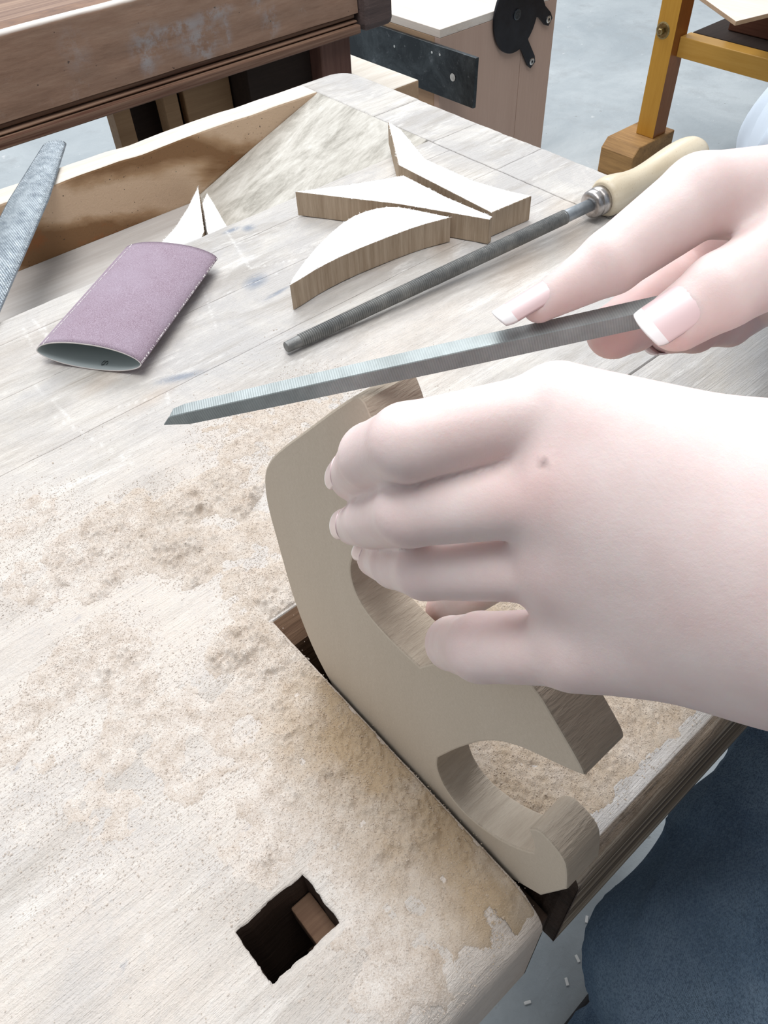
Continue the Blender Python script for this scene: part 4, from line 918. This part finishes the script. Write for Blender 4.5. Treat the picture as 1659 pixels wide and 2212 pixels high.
for n_, wd_, ln_, u_, ov in (('index', .0092, .0092, (-.9, .30, .60), .0030), ('middle', .0094, .0090, (-.5, .1, 1.), .0034), ('ring', .0088, .0095, (-.05, .25, 1.), .0042)):
    J = LH[n_]; nail(J[3][0], J[2][0], ROT@np.array(u_), wd_, ln_, J[3][1]+.0001, .0013, ov)
for n_ in ('ring', 'pinky'):
    J = RH[n_]; nail(J[3][0], J[2][0], ROT@np.array([-.3, -.5, -.6]), .0085, .008, J[3][1], .002, .003)
# --- clothes
def wr3(P, s, seed): 
    return np.sin(P[:, 0]*s*1.3+3*np.sin(P[:, 1]*s*.7+seed)+2*np.sin(P[:, 2]*s*.8))*.5+np.sin(P[:, 2]*s*1.1+2.5*np.sin(P[:, 0]*s*.5+seed))*.5
def jeans(P):
    d = core(P, top=False, arms=False)-.011
    d = np.maximum(d, np.minimum(-(P[:, 2]+.80)-.06, 9)); d = np.maximum(d, P[:, 2]+np.where(P[:, 0] > .50, .20, .05))
    f = np.sin((P[:, 0]*.55+P[:, 2]*1.0+.25*P[:, 1])*95+2.2*np.sin(P[:, 1]*31+P[:, 0]*17))
    f2 = np.sin((P[:, 0]*.8-P[:, 2]*.5+P[:, 1]*.6)*60+1.5*np.sin(P[:, 2]*22)); fw = (P[:, 0]*.35+P[:, 2]*1.15-P[:, 1]*.4)*46+1.6*np.sin(P[:, 0]*23+P[:, 1]*11); f3 = np.abs(np.sin(fw))**.6; return d+f*.0018+f2*.0028+f3*.0042
def shirt(P):
    d = core(P, legs=False)-.012; d = np.maximum(d, .30-.0-P[:, 2]*0-9) if False else d
    nk = P[:, 2]-(.335); d = np.maximum(d, np.where(np.linalg.norm(P[:, :2]-NK[:2].astype(np.float32), axis=1) < .10, nk, -1)); d = np.maximum(d, -(P[:, 2]+.27))
    for w_, e_, fr in ((L_W, L_EL, .30), (R_W, R_EL, .30)):
        u_ = ((e_-w_)/np.linalg.norm(e_-w_)).astype(np.float32); o_ = (w_+(e_-w_)*fr).astype(np.float32); ar = cap(P, w_, e_, .055, .055); d = np.where(ar < .0, np.maximum(d, -((P-o_)@u_)), d)
    hd = np.linalg.norm(P-HD_.astype(np.float32), axis=1)-.13; d = np.maximum(d, -hd); return d+.002*wr3(P, 70, 1.)
V, F = surface(jeans, (.10, -.52, -.80), (.80, .11, -.12), .0042, 1)
me = mesh_np('jeans', V, F); fd = np.clip(1-np.linalg.norm((V-(KN+np.array([-.0, .035, .05])))*np.array([.6, 1, .45]), axis=1)/.085, 0, 1)*.8  # denim paler around the knee
a_ = me.attributes.new('pale_knee', 'FLOAT', 'POINT'); a_.data.foreach_set('value', fd.astype(np.float32)); link('jeans', me, M_denim, person, True)
V, F = surface(shirt, (.18, -.36, -.32), (.78, .34, .36), .006, 1); link('shirt', mesh_np('shirt', V, F), M_shirt, person, True)
def hair(P):
    d = smin(ell(P, hp3(0, -.022, .038), (.086, .098, .094), HM), cap(P, hp3(0, -.09, .02), hp3(0, -.115, -.14), .045, .02), .04)
    cutf = (P-hp3(0, .052, .055).astype(np.float32))@(HM@np.array([0, .8, -.55])).astype(np.float32); return np.maximum(d, cutf)+.0015*np.sin(P[:, 1]*500)
V, F = surface(hair, HD_-.24, HD_+.24, .006, 1); link('hair', mesh_np('hair', V, F), M_hair, person, True)
for s in (-1, 1):
    bm = bmesh.new(); bmesh.ops.create_uvsphere(bm, u_segments=20, v_segments=12, radius=.0095, matrix=Matrix.Translation(Vector(hp3(.031*s, .079, .011)))); link('eye', bm_mesh('eye', bm), M_eye, person, True)
for a_ in (AN, AL):
    def shoe(P, a_=a_):
        d = smin(cap(P, a_+(.03, 0, -.045), a_+(-.17, .0, -.052), .040, .034), cap(P, a_+(.01, 0, .03), a_+(.02, 0, -.03), .050, .045), .03); return np.maximum(d, -(P[:, 2]-(FZ+.014)))
    V, F = surface(shoe, a_-(.27, .10, .12), a_+(.12, .10, .08), .004, 1); sh = link('shoe', mesh_np('shoe', V, F), M_shoe, person, True)
    V, F = surface(lambda P, a_=a_: np.maximum(cap(P, (a_[0]+.03, a_[1], FZ+.007), (a_[0]-.17, a_[1], FZ+.007), .046, .040), np.abs(P[:, 2]-(FZ+.0085))-.008), (a_[0]-.26, a_[1]-.09, FZ-.02), (a_[0]+.12, a_[1]+.09, FZ+.04), .004, 1)
    link('sole', mesh_np('sole', V, F), M_sole, sh, False)

# ---------------------------------------------------------------- crumbs of wood on the floor
bm = bmesh.new()
for px, py in ((1310, 1955), (1300, 1990), (1105, 2118), (1225, 2120), (1140, 2165), (1248, 2070), (1268, 1985)):
    c_ = at(px, py, 2, FZ+.003); M_ = Matrix.Translation(Vector(c_))@Matrix.Rotation(random.uniform(0, 6), 4, 'Z'); bb = bm_box((-.0045, -.0018, -.003), (.0045, .0018, -.001), .0005, 1, M_)
    t_ = bpy.data.meshes.new('t'); bb.to_mesh(t_); bb.free(); bm.from_mesh(t_); bpy.data.meshes.remove(t_)
cc = at(1200, 2050, 2, FZ); o = link('wood_crumbs', bm_mesh('wood_crumbs', bm), M_scraptop, None, False, (float(cc[0]), float(cc[1]), FZ)); o['kind'] = 'stuff'; tag(o, 'few pale wood crumbs on the floor below the vise corner', 'wood crumbs')

# ---------------------------------------------------------------- the file in the right hand
P0 = at(846, 797, 0, .0965); P2 = dp(1400, 675, .1795); u = (P2-P0)/np.linalg.norm(P2-P0)
ta = 0.0
for k in range(400):
    q = P0-u*(k*.0005); c_ = ROT.T@(q-CAM)
    if CX+FPX*c_[0]/-c_[2] < 352: ta = k*.0005; break
tipf = P0-u*ta; hf = thing('hand_file', tuple(float(v) for v in tipf), 'slim steel file held by the right hand above the cutout', 'file')
camd = tocam(P0); n1 = camd-u*(camd@u); n1 /= np.linalg.norm(n1); n2 = np.cross(u, n1)
if (ROT.T@n2)[1] < 0: n2 = -n2
rows = [(0, .45), (.0035, .62), (.007, .80), (.03, .9), (.07, 1.), (.14, 1.), (.165, 1.)]; V = []; F = []; a0 = .0034
for t, s in rows:
    for k, (ca, sa, m_) in enumerate(((0, 1, 1.), (.90, .12, 1.), (0, -1, 1.), (-.8, 0, .9))):
        sh_ = u*(.0042*(sa*.5+.5) if t == 0 else 0)
        V.append(tipf+u*t+sh_+(n1*ca*.85+n2*sa)*a0*s*m_-n2*.0)
for i in range(len(rows)-1):
    for k in range(4): F.append((i*4+k, i*4+(k+1) % 4, (i+1)*4+(k+1) % 4, (i+1)*4+k))
F += [(3, 2, 1, 0), tuple((len(rows)-1)*4+k for k in range(4))]
bm = bmesh.new(); vv = [bm.verts.new(Vector(v)) for v in V]
for f in F: bm.faces.new([vv[k] for k in f])
bmesh.ops.bevel(bm, geom=[e for e in bm.edges], offset=.00018, segments=1, affect='EDGES')
link('blade', bm_mesh('blade', bm), M_held, hf)
V, F = lathe([(.1655, .0022), (.176, .0018), (.178, .006), (.181, .0068), (.188, .0068), (.1885, .0085), (.20, .0095), (.23, .0085), (.26, .0108), (.285, .0105), (.292, .006)], tipf, P2, 28); part('handle', V, F, M_handle, hf, True)
